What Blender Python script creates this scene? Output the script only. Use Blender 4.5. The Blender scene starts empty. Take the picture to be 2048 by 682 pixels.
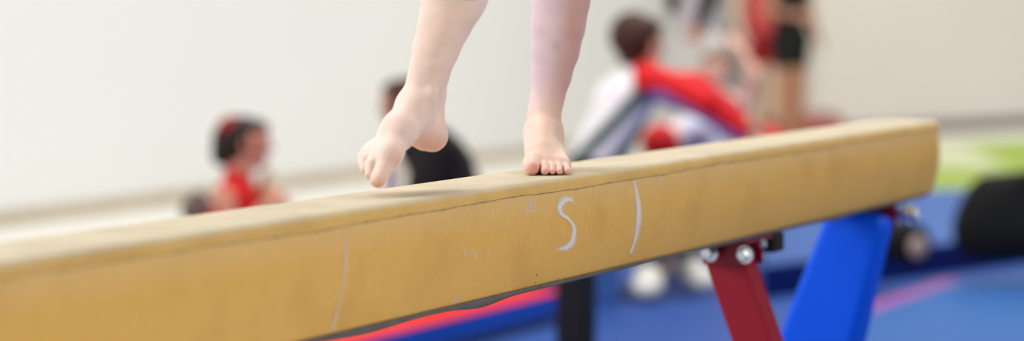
import bpy, bmesh, math, random
import numpy as np
import openvdb as vdb
from mathutils import Vector

random.seed(7)
np.random.seed(7)
sc = bpy.context.scene
COL = sc.collection

# ------------------------------------------------------------------ camera
F = 85.0 * 2048 / 36.0            # focal length in pixels of the 2048 px wide frame
CAM_H = 1.25                      # lens height above the gym floor
HZ = -10.0                        # pixel row of the horizon
cam_d = bpy.data.cameras.new('camera')
cam = bpy.data.objects.new('camera', cam_d)
COL.objects.link(cam)
cam.location = (0, 0, CAM_H)
cam.rotation_euler = (math.radians(90), 0, 0)
cam_d.lens = 85.0
cam_d.sensor_width = 36.0
cam_d.sensor_fit = 'HORIZONTAL'
cam_d.shift_y = -(341.0 - HZ) / 2048.0
cam_d.clip_start = 0.05
cam_d.clip_end = 200
cam_d.dof.use_dof = True
cam_d.dof.focus_distance = 3.56
cam_d.dof.aperture_fstop = 1.9
cam_d.dof.aperture_blades = 0
sc.camera = cam

# ------------------------------------------------------------------ world, lights, exposure
sc.view_settings.view_transform = 'Standard'
sc.view_settings.look = 'None'
sc.view_settings.gamma = 1.0
sc.view_settings.use_curve_mapping = False
sc.view_settings.exposure = 0.0
W = bpy.data.worlds.new('world')
sc.world = W
W.use_nodes = True
bg = W.node_tree.nodes['Background']
bg.inputs[0].default_value = (1.0, 0.975, 0.945, 1)
bg.inputs[1].default_value = 0.25


def area(name, loc, target, sx, sy, power, color=(1, 1, 1)):
    d = bpy.data.lights.new(name, 'AREA')
    d.shape = 'RECTANGLE'
    d.size = sx
    d.size_y = sy
    d.energy = power
    d.color = color
    o = bpy.data.objects.new(name, d)
    COL.objects.link(o)
    o.location = loc
    o.rotation_euler = (Vector(target) - Vector(loc)).to_track_quat('-Z', 'Y').to_euler()
    return o


for lx, ly in ((-2.6, 5.2), (0.6, 9.6), (3.4, 15.0), (6.2, 8.0), (7.0, 20.5)):
    area('ceiling_lamp', (lx, ly, 7.0), (lx, ly, 0), 4.0, 3.2, 288, (1, 0.98, 0.95))
area('key_and_fill_light', (-5.0, 2.2, 3.4), (0.0, 3.7, 1.1), 2.6, 2.0, 215, (0.96, 0.97, 1.0))
area('key_and_fill_light', (4.8, 0.4, 3.4), (1.1, 4.8, 0.9), 3.0, 1.8, 135, (1.0, 0.97, 0.93))  # fill added to brighten the beam's near side; no window here

# ------------------------------------------------------------------ frame of the beam
TH = math.atan2(3540 - 1024, F)
U = np.array([math.sin(TH), math.cos(TH), 0.0])       # along the beam, away from the lens
N = np.array([math.cos(TH), -math.sin(TH), 0.0])      # across the beam, towards the lens
ZT = 0.976                                            # top of the beam
FLAT = 0.066
C0 = np.array([0.0876, 3.65, 0.0]) - FLAT * N         # a point of the centre line


def pp(px, py, D):
    """point seen at pixel px,py at depth D"""
    return np.array([(px - 1024) / F * D, D, CAM_H - (py - HZ) / F * D])


def flr(px, py, h=0.0):
    """point at height h above the floor seen at pixel px,py"""
    D = (CAM_H - h) * F / (py - HZ)
    return np.array([(px - 1024) / F * D, D, h])


# ------------------------------------------------------------------ materials
MATS = {}


def lin(c):
    return tuple(((v / 255) / 12.92) if v / 255 <= 0.04045 else (((v / 255) + 0.055) / 1.055) ** 2.4 for v in c)


def mat(name, rgb, rough=0.6, var=0.06, scale=8.0, bump=0.0, bscale=200.0, metal=0.0, attr=False,
        sss=0.0, spec=0.25, sheen=0.0, coat=0.0):
    """rgb is linear albedo"""
    if name in MATS:
        return MATS[name]
    m = bpy.data.materials.new(name)
    m.use_nodes = True
    nt = m.node_tree
    b = nt.nodes['Principled BSDF']
    b.inputs['Roughness'].default_value = rough
    b.inputs['Metallic'].default_value = metal
    b.inputs['Specular IOR Level'].default_value = spec
    b.inputs['Sheen Weight'].default_value = sheen
    b.inputs['Coat Weight'].default_value = coat
    tc = nt.nodes.new('ShaderNodeTexCoord')
    nz = nt.nodes.new('ShaderNodeTexNoise')
    nz.inputs['Scale'].default_value = scale
    nz.inputs['Detail'].default_value = 4
    nt.links.new(tc.outputs['Object'], nz.inputs['Vector'])
    mr = nt.nodes.new('ShaderNodeMapRange')
    mr.inputs['From Min'].default_value = 0.3
    mr.inputs['From Max'].default_value = 0.7
    mr.inputs['To Min'].default_value = 1 - var
    mr.inputs['To Max'].default_value = 1 + var
    nt.links.new(nz.outputs['Fac'], mr.inputs['Value'])
    mul = nt.nodes.new('ShaderNodeVectorMath')
    mul.operation = 'SCALE'
    if attr:
        at = nt.nodes.new('ShaderNodeAttribute')
        at.attribute_name = 'tint'
        nt.links.new(at.outputs['Color'], mul.inputs[0])
    else:
        mul.inputs[0].default_value = rgb
    nt.links.new(mr.outputs['Result'], mul.inputs['Scale'])
    nt.links.new(mul.outputs[0], b.inputs['Base Color'])
    if sss:
        b.inputs['Subsurface Weight'].default_value = sss
        b.inputs['Subsurface Radius'].default_value = (1.0, 0.35, 0.2)
        b.inputs['Subsurface Scale'].default_value = 0.008
    if bump:
        n2 = nt.nodes.new('ShaderNodeTexNoise')
        n2.inputs['Scale'].default_value = bscale
        n2.inputs['Detail'].default_value = 3
        nt.links.new(tc.outputs['Object'], n2.inputs['Vector'])
        bp = nt.nodes.new('ShaderNodeBump')
        bp.inputs['Strength'].default_value = bump
        bp.inputs['Distance'].default_value = 0.001
        nt.links.new(n2.outputs['Fac'], bp.inputs['Height'])
        nt.links.new(bp.outputs['Normal'], b.inputs['Normal'])
    MATS[name] = m
    return m


# ------------------------------------------------------------------ object helpers
def tag(o, label=None, cat=None, group=None, kind=None):
    if label:
        o['label'] = label
    if cat:
        o['category'] = cat
    if group:
        o['group'] = group
    if kind:
        o['kind'] = kind
    return o


def empty(name, loc, label, cat, group=None, rz=0.0):
    o = bpy.data.objects.new(name, None)
    COL.objects.link(o)
    o.empty_display_size = 0.1
    o.location = tuple(loc)
    o.rotation_euler = (0, 0, rz)
    tag(o, label, cat, group)
    return o


def link(name, me, m, parent=None, smooth=False):
    o = bpy.data.objects.new(name, me)
    COL.objects.link(o)
    me.materials.append(m)
    if smooth:
        me.polygons.foreach_set('use_smooth', [True] * len(me.polygons))
    if parent is not None:
        o.parent = parent
        bpy.context.view_layer.update()
        o.matrix_parent_inverse = parent.matrix_world.inverted()
    return o


def from_bm(name, bm, m, parent=None, smooth=False):
    bmesh.ops.recalc_face_normals(bm, faces=bm.faces)
    me = bpy.data.meshes.new(name)
    bm.to_mesh(me)
    bm.free()
    return link(name, me, m, parent, smooth)


def add_slab(bm, pts, z0, z1, bevel=0.0, segs=2):
    """prism over a polygon of xy points between two heights"""
    b2 = bmesh.new()
    lo = [b2.verts.new((p[0], p[1], z0)) for p in pts]
    hi = [b2.verts.new((p[0], p[1], z1)) for p in pts]
    n = len(pts)
    b2.faces.new(lo[::-1])
    b2.faces.new(hi)
    for i in range(n):
        b2.faces.new((lo[i], lo[(i + 1) % n], hi[(i + 1) % n], hi[i]))
    bmesh.ops.recalc_face_normals(b2, faces=b2.faces)
    if bevel:
        bmesh.ops.bevel(b2, geom=list(b2.edges), offset=bevel, segments=segs, affect='EDGES', profile=0.5)
    tmp = bpy.data.meshes.new('t')
    b2.to_mesh(tmp)
    b2.free()
    bm.from_mesh(tmp)
    bpy.data.meshes.remove(tmp)


def add_obox(bm, c, ax, ay, az, sx, sy, sz, bevel=0.0, segs=2, taper=1.0):
    """box round c with axes ax, ay, az and full sizes; taper scales the -az end"""
    b2 = bmesh.new()
    ax, ay, az = [np.array(a, float) / np.linalg.norm(a) for a in (ax, ay, az)]
    vs = []
    for k in (-1, 1):
        t = taper if k < 0 else 1.0
        for i, j in ((-1, -1), (1, -1), (1, 1), (-1, 1)):
            p = np.array(c) + ax * i * sx / 2 * t + ay * j * sy / 2 * t + az * k * sz / 2
            vs.append(b2.verts.new(p))
    for f in ((0, 1, 2, 3), (4, 5, 6, 7), (0, 1, 5, 4), (1, 2, 6, 5), (2, 3, 7, 6), (3, 0, 4, 7)):
        b2.faces.new([vs[q] for q in f])
    bmesh.ops.recalc_face_normals(b2, faces=b2.faces)
    if bevel:
        bmesh.ops.bevel(b2, geom=list(b2.edges), offset=bevel, segments=segs, affect='EDGES', profile=0.5)
    tmp = bpy.data.meshes.new('t')
    b2.to_mesh(tmp)
    b2.free()
    bm.from_mesh(tmp)
    bpy.data.meshes.remove(tmp)


def add_tube(bm, pts, r, seg=10, flat=1.0):
    pts = [Vector(p) for p in pts]
    rings = []
    for i, p in enumerate(pts):
        d = (pts[min(i + 1, len(pts) - 1)] - pts[max(i - 1, 0)]).normalized()
        up = Vector((0, 0, 1)) if abs(d.z) < 0.9 else Vector((1, 0, 0))
        a = d.cross(up).normalized()
        b = d.cross(a).normalized()
        rr = r[i] if hasattr(r, '__len__') else r
        rings.append([bm.verts.new(p + a * math.cos(2 * math.pi * k / seg) * rr + b * math.sin(2 * math.pi * k / seg) * rr * flat) for k in range(seg)])
    for i in range(len(rings) - 1):
        for k in range(seg):
            bm.faces.new((rings[i][k], rings[i][(k + 1) % seg], rings[i + 1][(k + 1) % seg], rings[i + 1][k]))
    bm.faces.new(rings[0][::-1])
    bm.faces.new(rings[-1])


# ------------------------------------------------------------------ smooth body surfaces
class Sdf:
    def __init__(s, vox):
        s.v = vox
        s.items = []

    def add(s, a, b, ra, rb=None, k=0.01):
        s.items.append(([(np.array(a, float), np.array(b, float), ra, ra if rb is None else rb)], 0.0, k))
        return s

    def chain(s, pts, k=0.01):
        """pts = [(point, radius), ...]"""
        for (a, ra), (b, rb) in zip(pts[:-1], pts[1:]):
            s.add(a, b, ra, rb, k)
        return s

    def group(s, prims, ki, ko):
        s.items.append(([(np.array(a, float), np.array(b, float), ra, rb) for a, b, ra, rb in prims], ki, ko))
        return s

    def build(s, name, m, parent=None, cut=None, tint=None, pinch=None):
        v = s.v
        lo = np.min([np.minimum(a - ra, b - rb) for it in s.items for a, b, ra, rb in it[0]], axis=0) - 5 * v
        hi = np.max([np.maximum(a + ra, b + rb) for it in s.items for a, b, ra, rb in it[0]], axis=0) + 5 * v
        dim = np.ceil((hi - lo) / v).astype(int)
        G = np.full(dim, 1.0, np.float32)

        def smin(a, b, k):
            if k <= 0:
                return np.minimum(a, b)
            h = np.maximum(k - np.abs(a - b), 0) / k
            return np.minimum(a, b) - h * h * k * 0.25
        for prims, ki, k in s.items:
            mg = k + 4 * v
            bl = np.min([np.minimum(a - ra, b - rb) for a, b, ra, rb in prims], axis=0) - mg
            bh = np.max([np.maximum(a + ra, b + rb) for a, b, ra, rb in prims], axis=0) + mg
            i0 = np.maximum(((bl - lo) / v).astype(int), 0)
            i1 = np.minimum(((bh - lo) / v).astype(int) + 1, dim)
            X, Y, Z = [(lo[q] + v * np.arange(i0[q], i1[q])).astype(np.float32) for q in range(3)]
            X = X[:, None, None]
            Y = Y[None, :, None]
            Z = Z[None, None, :]
            D = None
            for a, b, ra, rb in prims:
                ba = b - a
                L2 = float(ba @ ba)
                px, py, pz = X - a[0], Y - a[1], Z - a[2]
                if L2 < 1e-10:
                    d = np.sqrt(px * px + py * py + pz * pz) - ra
                else:
                    h = np.clip((px * ba[0] + py * ba[1] + pz * ba[2]) / L2, 0, 1)
                    d = np.sqrt((px - h * ba[0]) ** 2 + (py - h * ba[1]) ** 2 + (pz - h * ba[2]) ** 2) - (ra + (rb - ra) * h)
                D = d if D is None else smin(D, d, ki)
            sl = tuple(slice(i0[q], i1[q]) for q in range(3))
            G[sl] = smin(G[sl], D.astype(np.float32), k)
        if cut is not None:
            X, Y, Z = [(lo[q] + v * np.arange(dim[q])).astype(np.float32) for q in range(3)]
            G = cut(G, X[:, None, None], Y[None, :, None], Z[None, None, :]).astype(np.float32)
        grid = vdb.FloatGrid(1.0)
        grid.copyFromArray(np.ascontiguousarray(G))
        out = grid.convertToPolygons(isovalue=0.0)
        P = np.asarray(out[0], float) * v + lo
        Q = np.asarray(out[-1] if len(out[-1]) else out[1])
        # outward normals
        a, b, c, d = [P[Q[:, i]] for i in range(4)]
        vol = np.einsum('ij,ij->i', a, np.cross(b, c)).sum() + np.einsum('ij,ij->i', a, np.cross(c, d)).sum()
        if vol < 0:
            Q = Q[:, ::-1]
        me = bpy.data.meshes.new(name)
        me.from_pydata(P.tolist(), [], Q.tolist())
        if tint is not None:
            t = tint(P)
            at = me.attributes.new('tint', 'FLOAT_COLOR', 'POINT')
            at.data.foreach_set('color', np.concatenate([t, np.ones((len(t), 1))], 1).astype(np.float32).ravel())
        me.update()
        return link(name, me, m, parent, True)


# ================================================================== SETTING
M_WALL = mat('wall_paint', (0.785, 0.79, 0.775), 0.8, 0.012, 0.6)
M_WALL2 = mat('partition_paint', (0.76, 0.71, 0.67), 0.8, 0.03, 0.5)
M_FLOOR = mat('pale_floor', (0.76, 0.75, 0.69), 0.55, 0.02, 1.5)
M_SKIRT = mat('beige_skirting', (0.50, 0.42, 0.30), 0.6, 0.05, 3)
M_SKIRT2 = mat('grey_skirting', (0.20, 0.18, 0.16), 0.6, 0.05, 3)

bm = bmesh.new()
add_slab(bm, [(-14, -4), (18, -4), (18, 42), (-14, 42)], -0.1, 0.0)
tag(from_bm('floor', bm, M_FLOOR), 'pale cream gym floor', kind='structure')

wb = flr(0, 452)
WA = wb - U * 9
WB = wb + U * 22
bm = bmesh.new()
add_slab(bm, [WA, WB, WB - N * 0.15, WA - N * 0.15], 0, 7.0)
tag(from_bm('wall_back', bm, M_WALL), 'long plain off-white gym wall', kind='structure')
bm = bmesh.new()
add_slab(bm, [WA + N * 0.001, WB + N * 0.001, WB + N * 0.02, WA + N * 0.02], 0, 0.075, 0.004, 1)
tag(from_bm('baseboard_back', bm, M_SKIRT), 'beige skirting along the off-white wall', kind='structure')

RA = flr(1632, 281)
RB = flr(2048, 257)
rd = (RB - RA) / np.linalg.norm(RB - RA)
RC = RB + rd * 8
rn = np.array([rd[1], -rd[0], 0])
bm = bmesh.new()
add_slab(bm, [RA, RC, RC - rn * 0.2, RA - rn * 0.2], 0, 7.0)
tag(from_bm('wall_right', bm, M_WALL2), 'greyer partition wall at the far right', kind='structure')
bm = bmesh.new()
add_slab(bm, [RA + rn * 0.001, RC + rn * 0.001, RC + rn * 0.03, RA + rn * 0.03], 0, 0.11, 0.004, 1)
tag(from_bm('baseboard_right', bm, M_SKIRT2), 'dark grey skirting along the partition', kind='structure')


# ------------------------------------------------------------------ mats on the floor
M_BLUE_FLOOR = mat('blue_floor_vinyl', (0.022, 0.070, 0.28), 0.6, 0.10, 2.0, spec=0.15)
M_BLUE_MAT = mat('blue_mat_vinyl', (0.045, 0.115, 0.35), 0.6, 0.05, 2.0, spec=0.15)
M_BLUE_BRIGHT = mat('bright_blue_vinyl', (0.01, 0.085, 0.50), 0.6, 0.04, 2.0, spec=0.15)
M_BLUE_DARK = mat('navy_vinyl', (0.002, 0.012, 0.12), 0.6, 0.05, 3.0, spec=0.15)
M_RED_MAT = mat('red_mat_vinyl', (0.80, 0.03, 0.012), 0.6, 0.04, 3.0, spec=0.15)
M_PINK = mat('pink_binding', (0.32, 0.07, 0.30), 0.5, 0.05, 5.0)
M_GREEN = mat('green_mat_vinyl', (0.33, 0.44, 0.075), 0.7, 0.05, 1.5, spec=0.15)
M_MAT_SHADE = mat('navy_mat_shade', (0.02, 0.03, 0.08), 0.9, 0.1, 30)


def mat_pad(name, label, cat, poly, z0, z1, mtop, mside, group=None):
    c = np.mean(np.array(poly)[:, :2], axis=0)
    t = empty(name, (c[0], c[1], z0), label, cat, group)
    h = z1 - z0
    bm = bmesh.new()
    add_slab(bm, poly, z0, z1 - 0.004, min(0.012, h * 0.3), 2)
    from_bm('side_cover', bm, mside, t)
    q = [c + (np.array(p[:2]) - c) * 0.996 for p in poly]
    bm = bmesh.new()
    add_slab(bm, q, z1 - 0.012, z1, 0.004, 1)
    from_bm('top_cover', bm, mtop, t)
    return t


# blue flooring panels under the man and between the mats (direction of the beam)
a0 = flr(1110, 655)
p0 = a0 - U * 3.0 - N * 2.2
tb = empty('gym_carpet', (a0[0], a0[1], 0), 'mid blue gym floor covering under the crouching coach and the mats', 'floor mat')
bm = bmesh.new()
q0 = a0 - U * 5.0 - N * 1.6
add_slab(bm, [q0, q0 + U * 9.2, q0 + U * 9.2 + N * 7.5, q0 + N * 7.5], 0.0005, 0.012, 0.003, 1)
from_bm('panel', bm, M_BLUE_FLOOR, tb)

# red topped mat behind the beam
e1 = flr(1110, 584, 0.13)
e2 = e1 - U * 3.4
rmpoly = [e1 + U * 0.10, e2, e2 - N * 0.72, e1 + U * 0.10 - N * 0.72]
rm = mat_pad('landing_mat', 'red-topped landing mat with bright blue side lying under the beam', 'mat', rmpoly, 0.012, 0.13, M_RED_MAT, M_BLUE_BRIGHT)
bm = bmesh.new()
add_slab(bm, [e1 + U * 0.1 + N * 0.002, e2 + N * 0.002, e2 + N * 0.006, e1 + U * 0.1 + N * 0.006], 0.0125, 0.045)  # dark strip standing in for the shade along the mat's foot
from_bm('shade_strip', bm, M_MAT_SHADE, rm)

# raised mat behind the trestle
b1 = flr(1525, 598, 0.012)
b2 = flr(2075, 522, 0.012)
dd = (b2 - b1) / np.linalg.norm(b2 - b1)
nn = np.array([-dd[1], dd[0], 0])
mat_pad('landing_mat', 'thick blue mat with navy side lying behind the padded blue leg', 'mat',
        [b1, b2 + dd * 1.2, b2 + dd * 1.2 + np.array([0.3, 2.2, 0]), b1 + np.array([0.36, 3.3, 0])], 0.012, 0.15, M_BLUE_MAT, M_BLUE_DARK)

# bright blue mat at the lower right with a pink binding
g1 = flr(1566, 684, 0.06)
g2 = flr(1930, 556, 0.06)
gd = (g2 - g1) / np.linalg.norm(g2 - g1)
g0 = g1 - gd * 2.6
g3 = g2 + np.array([2.4, 0.35, 0])
M_SKY = mat('light_blue_vinyl', (0.016, 0.10, 0.33), 0.6, 0.04, 2.0, spec=0.15)
fm = mat_pad('floor_mat', 'light blue floor mat with pink binding at the lower right', 'mat',
             [g0, g2, g3, g3 + np.array([0.6, -4.5, 0]), g0 + np.array([1.3, -0.4, 0])][::-1], 0.013, 0.06, M_SKY, M_SKY)
gn = np.array([-gd[1], gd[0], 0])
bm = bmesh.new()
add_slab(bm, [g0 + gn * 0.001, g2 + gn * 0.001, g2 + gn * 0.10, g0 + gn * 0.10], 0.0125, 0.052, 0.004, 1)
from_bm('binding', bm, M_PINK, fm)
bm = bmesh.new()
gk = (g3 - g2) / np.linalg.norm(g3 - g2)
gm = np.array([-gk[1], gk[0], 0])
add_slab(bm, [g2 + gm * 0.001, g3 + gm * 0.001, g3 + gm * 0.06, g2 + gm * 0.06], 0.0125, 0.055, 0.004, 1)
from_bm('edge_strip', bm, mat('violet_binding', (0.10, 0.07, 0.55), 0.5), fm)

# green mat at the foot of the partition
k1 = flr(1700, 398)
k2 = flr(2300, 392)
k3 = k2 + np.array([1.5, 6.2, 0])
k4 = k1 + np.array([0.5, 4.3, 0])
mat_pad('exercise_mat', 'large lime green mat in front of the partition wall', 'mat', [k1, k2, k3, k4], 0.0, 0.03, M_GREEN, M_GREEN)
w1 = flr(1900, 322, 0.03)
bm = bmesh.new()
add_slab(bm, [w1 + np.array([-.30, -.9, 0]), w1 + np.array([.22, -1.0, 0]), w1 + np.array([.30, .9, 0]), w1 + np.array([-.22, 1.4, 0])], 0.0305, 0.07, 0.01)
tag(from_bm('springboard_pad', bm, mat('cream_vinyl', (0.60, 0.64, 0.42), 0.6)), 'small cream pad lying on the lime green mat', 'pad')


# ================================================================== BALANCE BEAM
def half_width(dz):
    """half width of the near side at dz below the top"""
    pts = [(0.000, FLAT - 0.006), (0.002, FLAT - 0.001), (0.006, FLAT + 0.003), (0.012, FLAT + 0.0055), (0.03, 0.0735), (0.065, 0.0760), (0.09, 0.0742), (0.12, 0.0688), (0.145, 0.0612), (0.154, 0.0572), (0.160, 0.050)]
    return float(np.interp(dz, [p[0] for p in pts], [p[1] for p in pts]))


T0, T1 = -3.17, 1.816
BH = 0.160


def beam_pt(t, off, z):
    return C0 + U * t + N * off + np.array([0, 0, z])


def side_pt(px, py, lift=0.0005):
    """point of the near side of the beam seen at a pixel"""
    d = np.array([(px - 1024) / F, 1.0, -(py - HZ) / F])
    cam0 = np.array([0, 0, CAM_H])
    w = 0.072
    for _ in range(12):
        Y = (w + float((C0 - cam0) @ N)) / float(d @ N)
        P = cam0 + d * Y
        w = half_width(min(max(ZT - P[2], 0), BH)) + lift
    return P


# materials of the beam
def beam_material():
    m = bpy.data.materials.new('ochre_suede')
    m.use_nodes = True
    nt = m.node_tree
    b = nt.nodes['Principled BSDF']
    b.inputs['Roughness'].default_value = 0.9
    b.inputs['Specular IOR Level'].default_value = 0.2
    tc = nt.nodes.new('ShaderNodeTexCoord')
    # beam-aligned coordinates come from the attribute 'run' = (t, off, z)
    at = nt.nodes.new('ShaderNodeAttribute')
    at.attribute_name = 'run'
    mp = nt.nodes.new('ShaderNodeMapping')
    mp.inputs['Scale'].default_value = (330, 60, 60)
    nt.links.new(at.outputs['Vector'], mp.inputs['Vector'])
    fine = nt.nodes.new('ShaderNodeTexNoise')
    fine.inputs['Scale'].default_value = 1.0
    fine.inputs['Detail'].default_value = 3
    nt.links.new(mp.outputs[0], fine.inputs['Vector'])
    big = nt.nodes.new('ShaderNodeTexNoise')
    big.inputs['Scale'].default_value = 9
    big.inputs['Detail'].default_value = 5
    nt.links.new(tc.outputs['Object'], big.inputs['Vector'])
    mid = nt.nodes.new('ShaderNodeTexNoise')
    mid.inputs['Scale'].default_value = 900
    mid.inputs['Detail'].default_value = 2
    nt.links.new(tc.outputs['Object'], mid.inputs['Vector'])

    def mix(f, a, bb, fac_link=None):
        x = nt.nodes.new('ShaderNodeMix')
        x.data_type = 'RGBA'
        x.inputs['Factor'].default_value = f
        if isinstance(a, tuple):
            x.inputs['A'].default_value = a
        else:
            nt.links.new(a, x.inputs['A'])
        if isinstance(bb, tuple):
            x.inputs['B'].default_value = bb
        else:
            nt.links.new(bb, x.inputs['B'])
        if fac_link is not None:
            nt.links.new(fac_link, x.inputs['Factor'])
        return x.outputs['Result']

    def rng(src, a, bb, lo=0.0, hi=1.0):
        r = nt.nodes.new('ShaderNodeMapRange')
        r.inputs['From Min'].default_value = a
        r.inputs['From Max'].default_value = bb
        r.inputs['To Min'].default_value = lo
        r.inputs['To Max'].default_value = hi
        nt.links.new(src, r.inputs['Value'])
        return r.outputs['Result']
    c1 = mix(0, (0.69, 0.40, 0.105, 1), (0.76, 0.455, 0.13, 1), rng(fine.outputs['Fac'], 0.3, 0.7))
    c2 = mix(0, c1, (0.56, 0.32, 0.085, 1), rng(big.outputs['Fac'], 0.5, 0.75, 0, 0.55))
    c3 = mix(0, c2, (0.76, 0.58, 0.34, 1), rng(mid.outputs['Fac'], 0.55, 0.8, 0, 0.22))
    # dusting of chalk near the top of the side
    sp = nt.nodes.new('ShaderNodeSeparateXYZ')
    nt.links.new(at.outputs['Vector'], sp.inputs[0])
    c4 = mix(0, c3, (0.78, 0.64, 0.42, 1), rng(sp.outputs['Z'], -0.06, -0.01, 0, 0.3))
    nt.links.new(c4, b.inputs['Base Color'])
    bp = nt.nodes.new('ShaderNodeBump')
    bp.inputs['Strength'].default_value = 0.25
    bp.inputs['Distance'].default_value = 0.0006
    nt.links.new(mid.outputs['Fac'], bp.inputs['Height'])
    nt.links.new(bp.outputs['Normal'], b.inputs['Normal'])
    return m


def top_material():
    m = bpy.data.materials.new('chalky_suede')
    m.use_nodes = True
    nt = m.node_tree
    b = nt.nodes['Principled BSDF']
    b.inputs['Roughness'].default_value = 0.95
    b.inputs['Specular IOR Level'].default_value = 0.15
    tc = nt.nodes.new('ShaderNodeTexCoord')
    at = nt.nodes.new('ShaderNodeAttribute')
    at.attribute_name = 'run'
    sp = nt.nodes.new('ShaderNodeSeparateXYZ')
    nt.links.new(at.outputs['Vector'], sp.inputs[0])
    nz = nt.nodes.new('ShaderNodeTexNoise')
    nz.inputs['Scale'].default_value = 60
    nz.inputs['Detail'].default_value = 5
    nt.links.new(tc.outputs['Object'], nz.inputs['Vector'])
    ad = nt.nodes.new('ShaderNodeMath')
    ad.operation = 'MULTIPLY_ADD'
    nt.links.new(nz.outputs['Fac'], ad.inputs[0])
    ad.inputs[1].default_value = 0.004
    nt.links.new(sp.outputs['Z'], ad.inputs[2])
    r = nt.nodes.new('ShaderNodeMapRange')
    r.inputs['From Min'].default_value = -0.0045
    r.inputs['From Max'].default_value = 0.0010
    nt.links.new(ad.outputs[0], r.inputs['Value'])
    x = nt.nodes.new('ShaderNodeMix')
    x.data_type = 'RGBA'
    x.inputs['A'].default_value = (0.70, 0.45, 0.155, 1)
    x.inputs['B'].default_value = (0.575, 0.50, 0.36, 1)
    nt.links.new(r.outputs['Result'], x.inputs['Factor'])
    n2 = nt.nodes.new('ShaderNodeTexNoise')
    n2.inputs['Scale'].default_value = 14
    n2.inputs['Detail'].default_value = 6
    nt.links.new(tc.outputs['Object'], n2.inputs['Vector'])
    r2 = nt.nodes.new('ShaderNodeMapRange')
    r2.inputs['From Min'].default_value = 0.35
    r2.inputs['From Max'].default_value = 0.7
    r2.inputs['To Min'].default_value = 0.90
    r2.inputs['To Max'].default_value = 1.06
    nt.links.new(n2.outputs['Fac'], r2.inputs['Value'])
    sc_ = nt.nodes.new('ShaderNodeVectorMath')
    sc_.operation = 'SCALE'
    nt.links.new(x.outputs['Result'], sc_.inputs[0])
    nt.links.new(r2.outputs['Result'], sc_.inputs['Scale'])
    nt.links.new(sc_.outputs[0], b.inputs['Base Color'])
    n3 = nt.nodes.new('ShaderNodeTexNoise')
    n3.inputs['Scale'].default_value = 1100
    nt.links.new(tc.outputs['Object'], n3.inputs['Vector'])
    bp = nt.nodes.new('ShaderNodeBump')
    bp.inputs['Strength'].default_value = 0.2
    bp.inputs['Distance'].default_value = 0.0006
    nt.links.new(n3.outputs['Fac'], bp.inputs['Height'])
    nt.links.new(bp.outputs['Normal'], b.inputs['Normal'])
    return m


M_SIDE = beam_material()
M_TOP = top_material()
M_SEAM = mat('seam_thread', (0.30, 0.185, 0.12), 0.9, 0.35, 90)
M_UNDER = mat('grey_underside', (0.13, 0.12, 0.115), 0.8, 0.15, 30)
M_CHALK = None

bc = beam_pt((T0 + T1) / 2, 0, 0)
beam = empty('balance_beam', (bc[0], bc[1], ZT - BH), 'long ochre suede balance beam with chalk marks and a paler top, under the bare feet', 'balance beam')


def run_mesh(name, rows, ts, m, parent, closed=False, capped=False):
    """rows(t) -> list of (off, dz); swept along ts; stores run coordinates"""
    verts, run, faces = [], [], []
    n = None
    for t in ts:
        R = rows(t)
        n = len(R)
        for off, dz in R:
            verts.append(tuple(beam_pt(t, off, ZT + dz)))
            run.append((t, off, dz))
    k = n if closed else n - 1
    for i in range(len(ts) - 1):
        for j in range(k):
            j2 = (j + 1) % n
            faces.append((i * n + j, (i + 1) * n + j, (i + 1) * n + j2, i * n + j2))
    if capped:
        faces.append(tuple(range(n)))
        faces.append(tuple((len(ts) - 1) * n + j for j in reversed(range(n))))
    me = bpy.data.meshes.new(name)
    me.from_pydata(verts, [], faces)
    at = me.attributes.new('run', 'FLOAT_VECTOR', 'POINT')
    at.data.foreach_set('vector', np.array(run, np.float32).ravel())
    me.update()
    bm = bmesh.new()
    bm.from_mesh(me)
    bmesh.ops.recalc_face_normals(bm, faces=bm.faces)
    bm.to_mesh(me)
    bm.free()
    return link(name, me, m, parent, True)


prof_dz = [0.0, 0.0006, 0.002, 0.004, 0.006, 0.009, 0.012, 0.018, 0.03, 0.05, 0.07, 0.09, 0.11, 0.13, 0.145, 0.151, 0.154, 0.157, 0.160]


def full_profile(t):
    e = min(t - T0, T1 - t)
    s = 1.0
    drop = 0.0
    if e < 0.014:                         # rounded padded ends
        q = 1 - e / 0.014
        drop = 0.014 * (1 - math.sqrt(max(0, 1 - q * q)))
    R = []
    for dz in prof_dz:
        R.append((half_width(dz) - drop, -dz - drop * (1 - 2 * dz / BH)))
    for dz in reversed(prof_dz):
        R.append((-half_width(dz) + drop, -dz - drop * (1 - 2 * dz / BH)))
    return R


ts_ends = [0.0, 0.001, 0.003, 0.006, 0.010, 0.014]
ts = [T0 + e for e in ts_ends] + list(np.linspace(T0 + 0.03, T1 - 0.03, 160)) + [T1 - e for e in reversed(ts_ends)]
run_mesh('beam_body', full_profile, ts, M_SIDE, beam, closed=True, capped=True)


def seam_z(t):
    # hand-stretched cover: its seam wanders a little
    return 0.0175 + 0.0011 * math.sin(t * 7.3 + 0.6) + 0.0007 * math.sin(t * 17.1 + 1.9) + 0.0003 * math.sin(t * 41.0) + 0.00022 * math.sin(t * 93.0 + 1.0)


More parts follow.
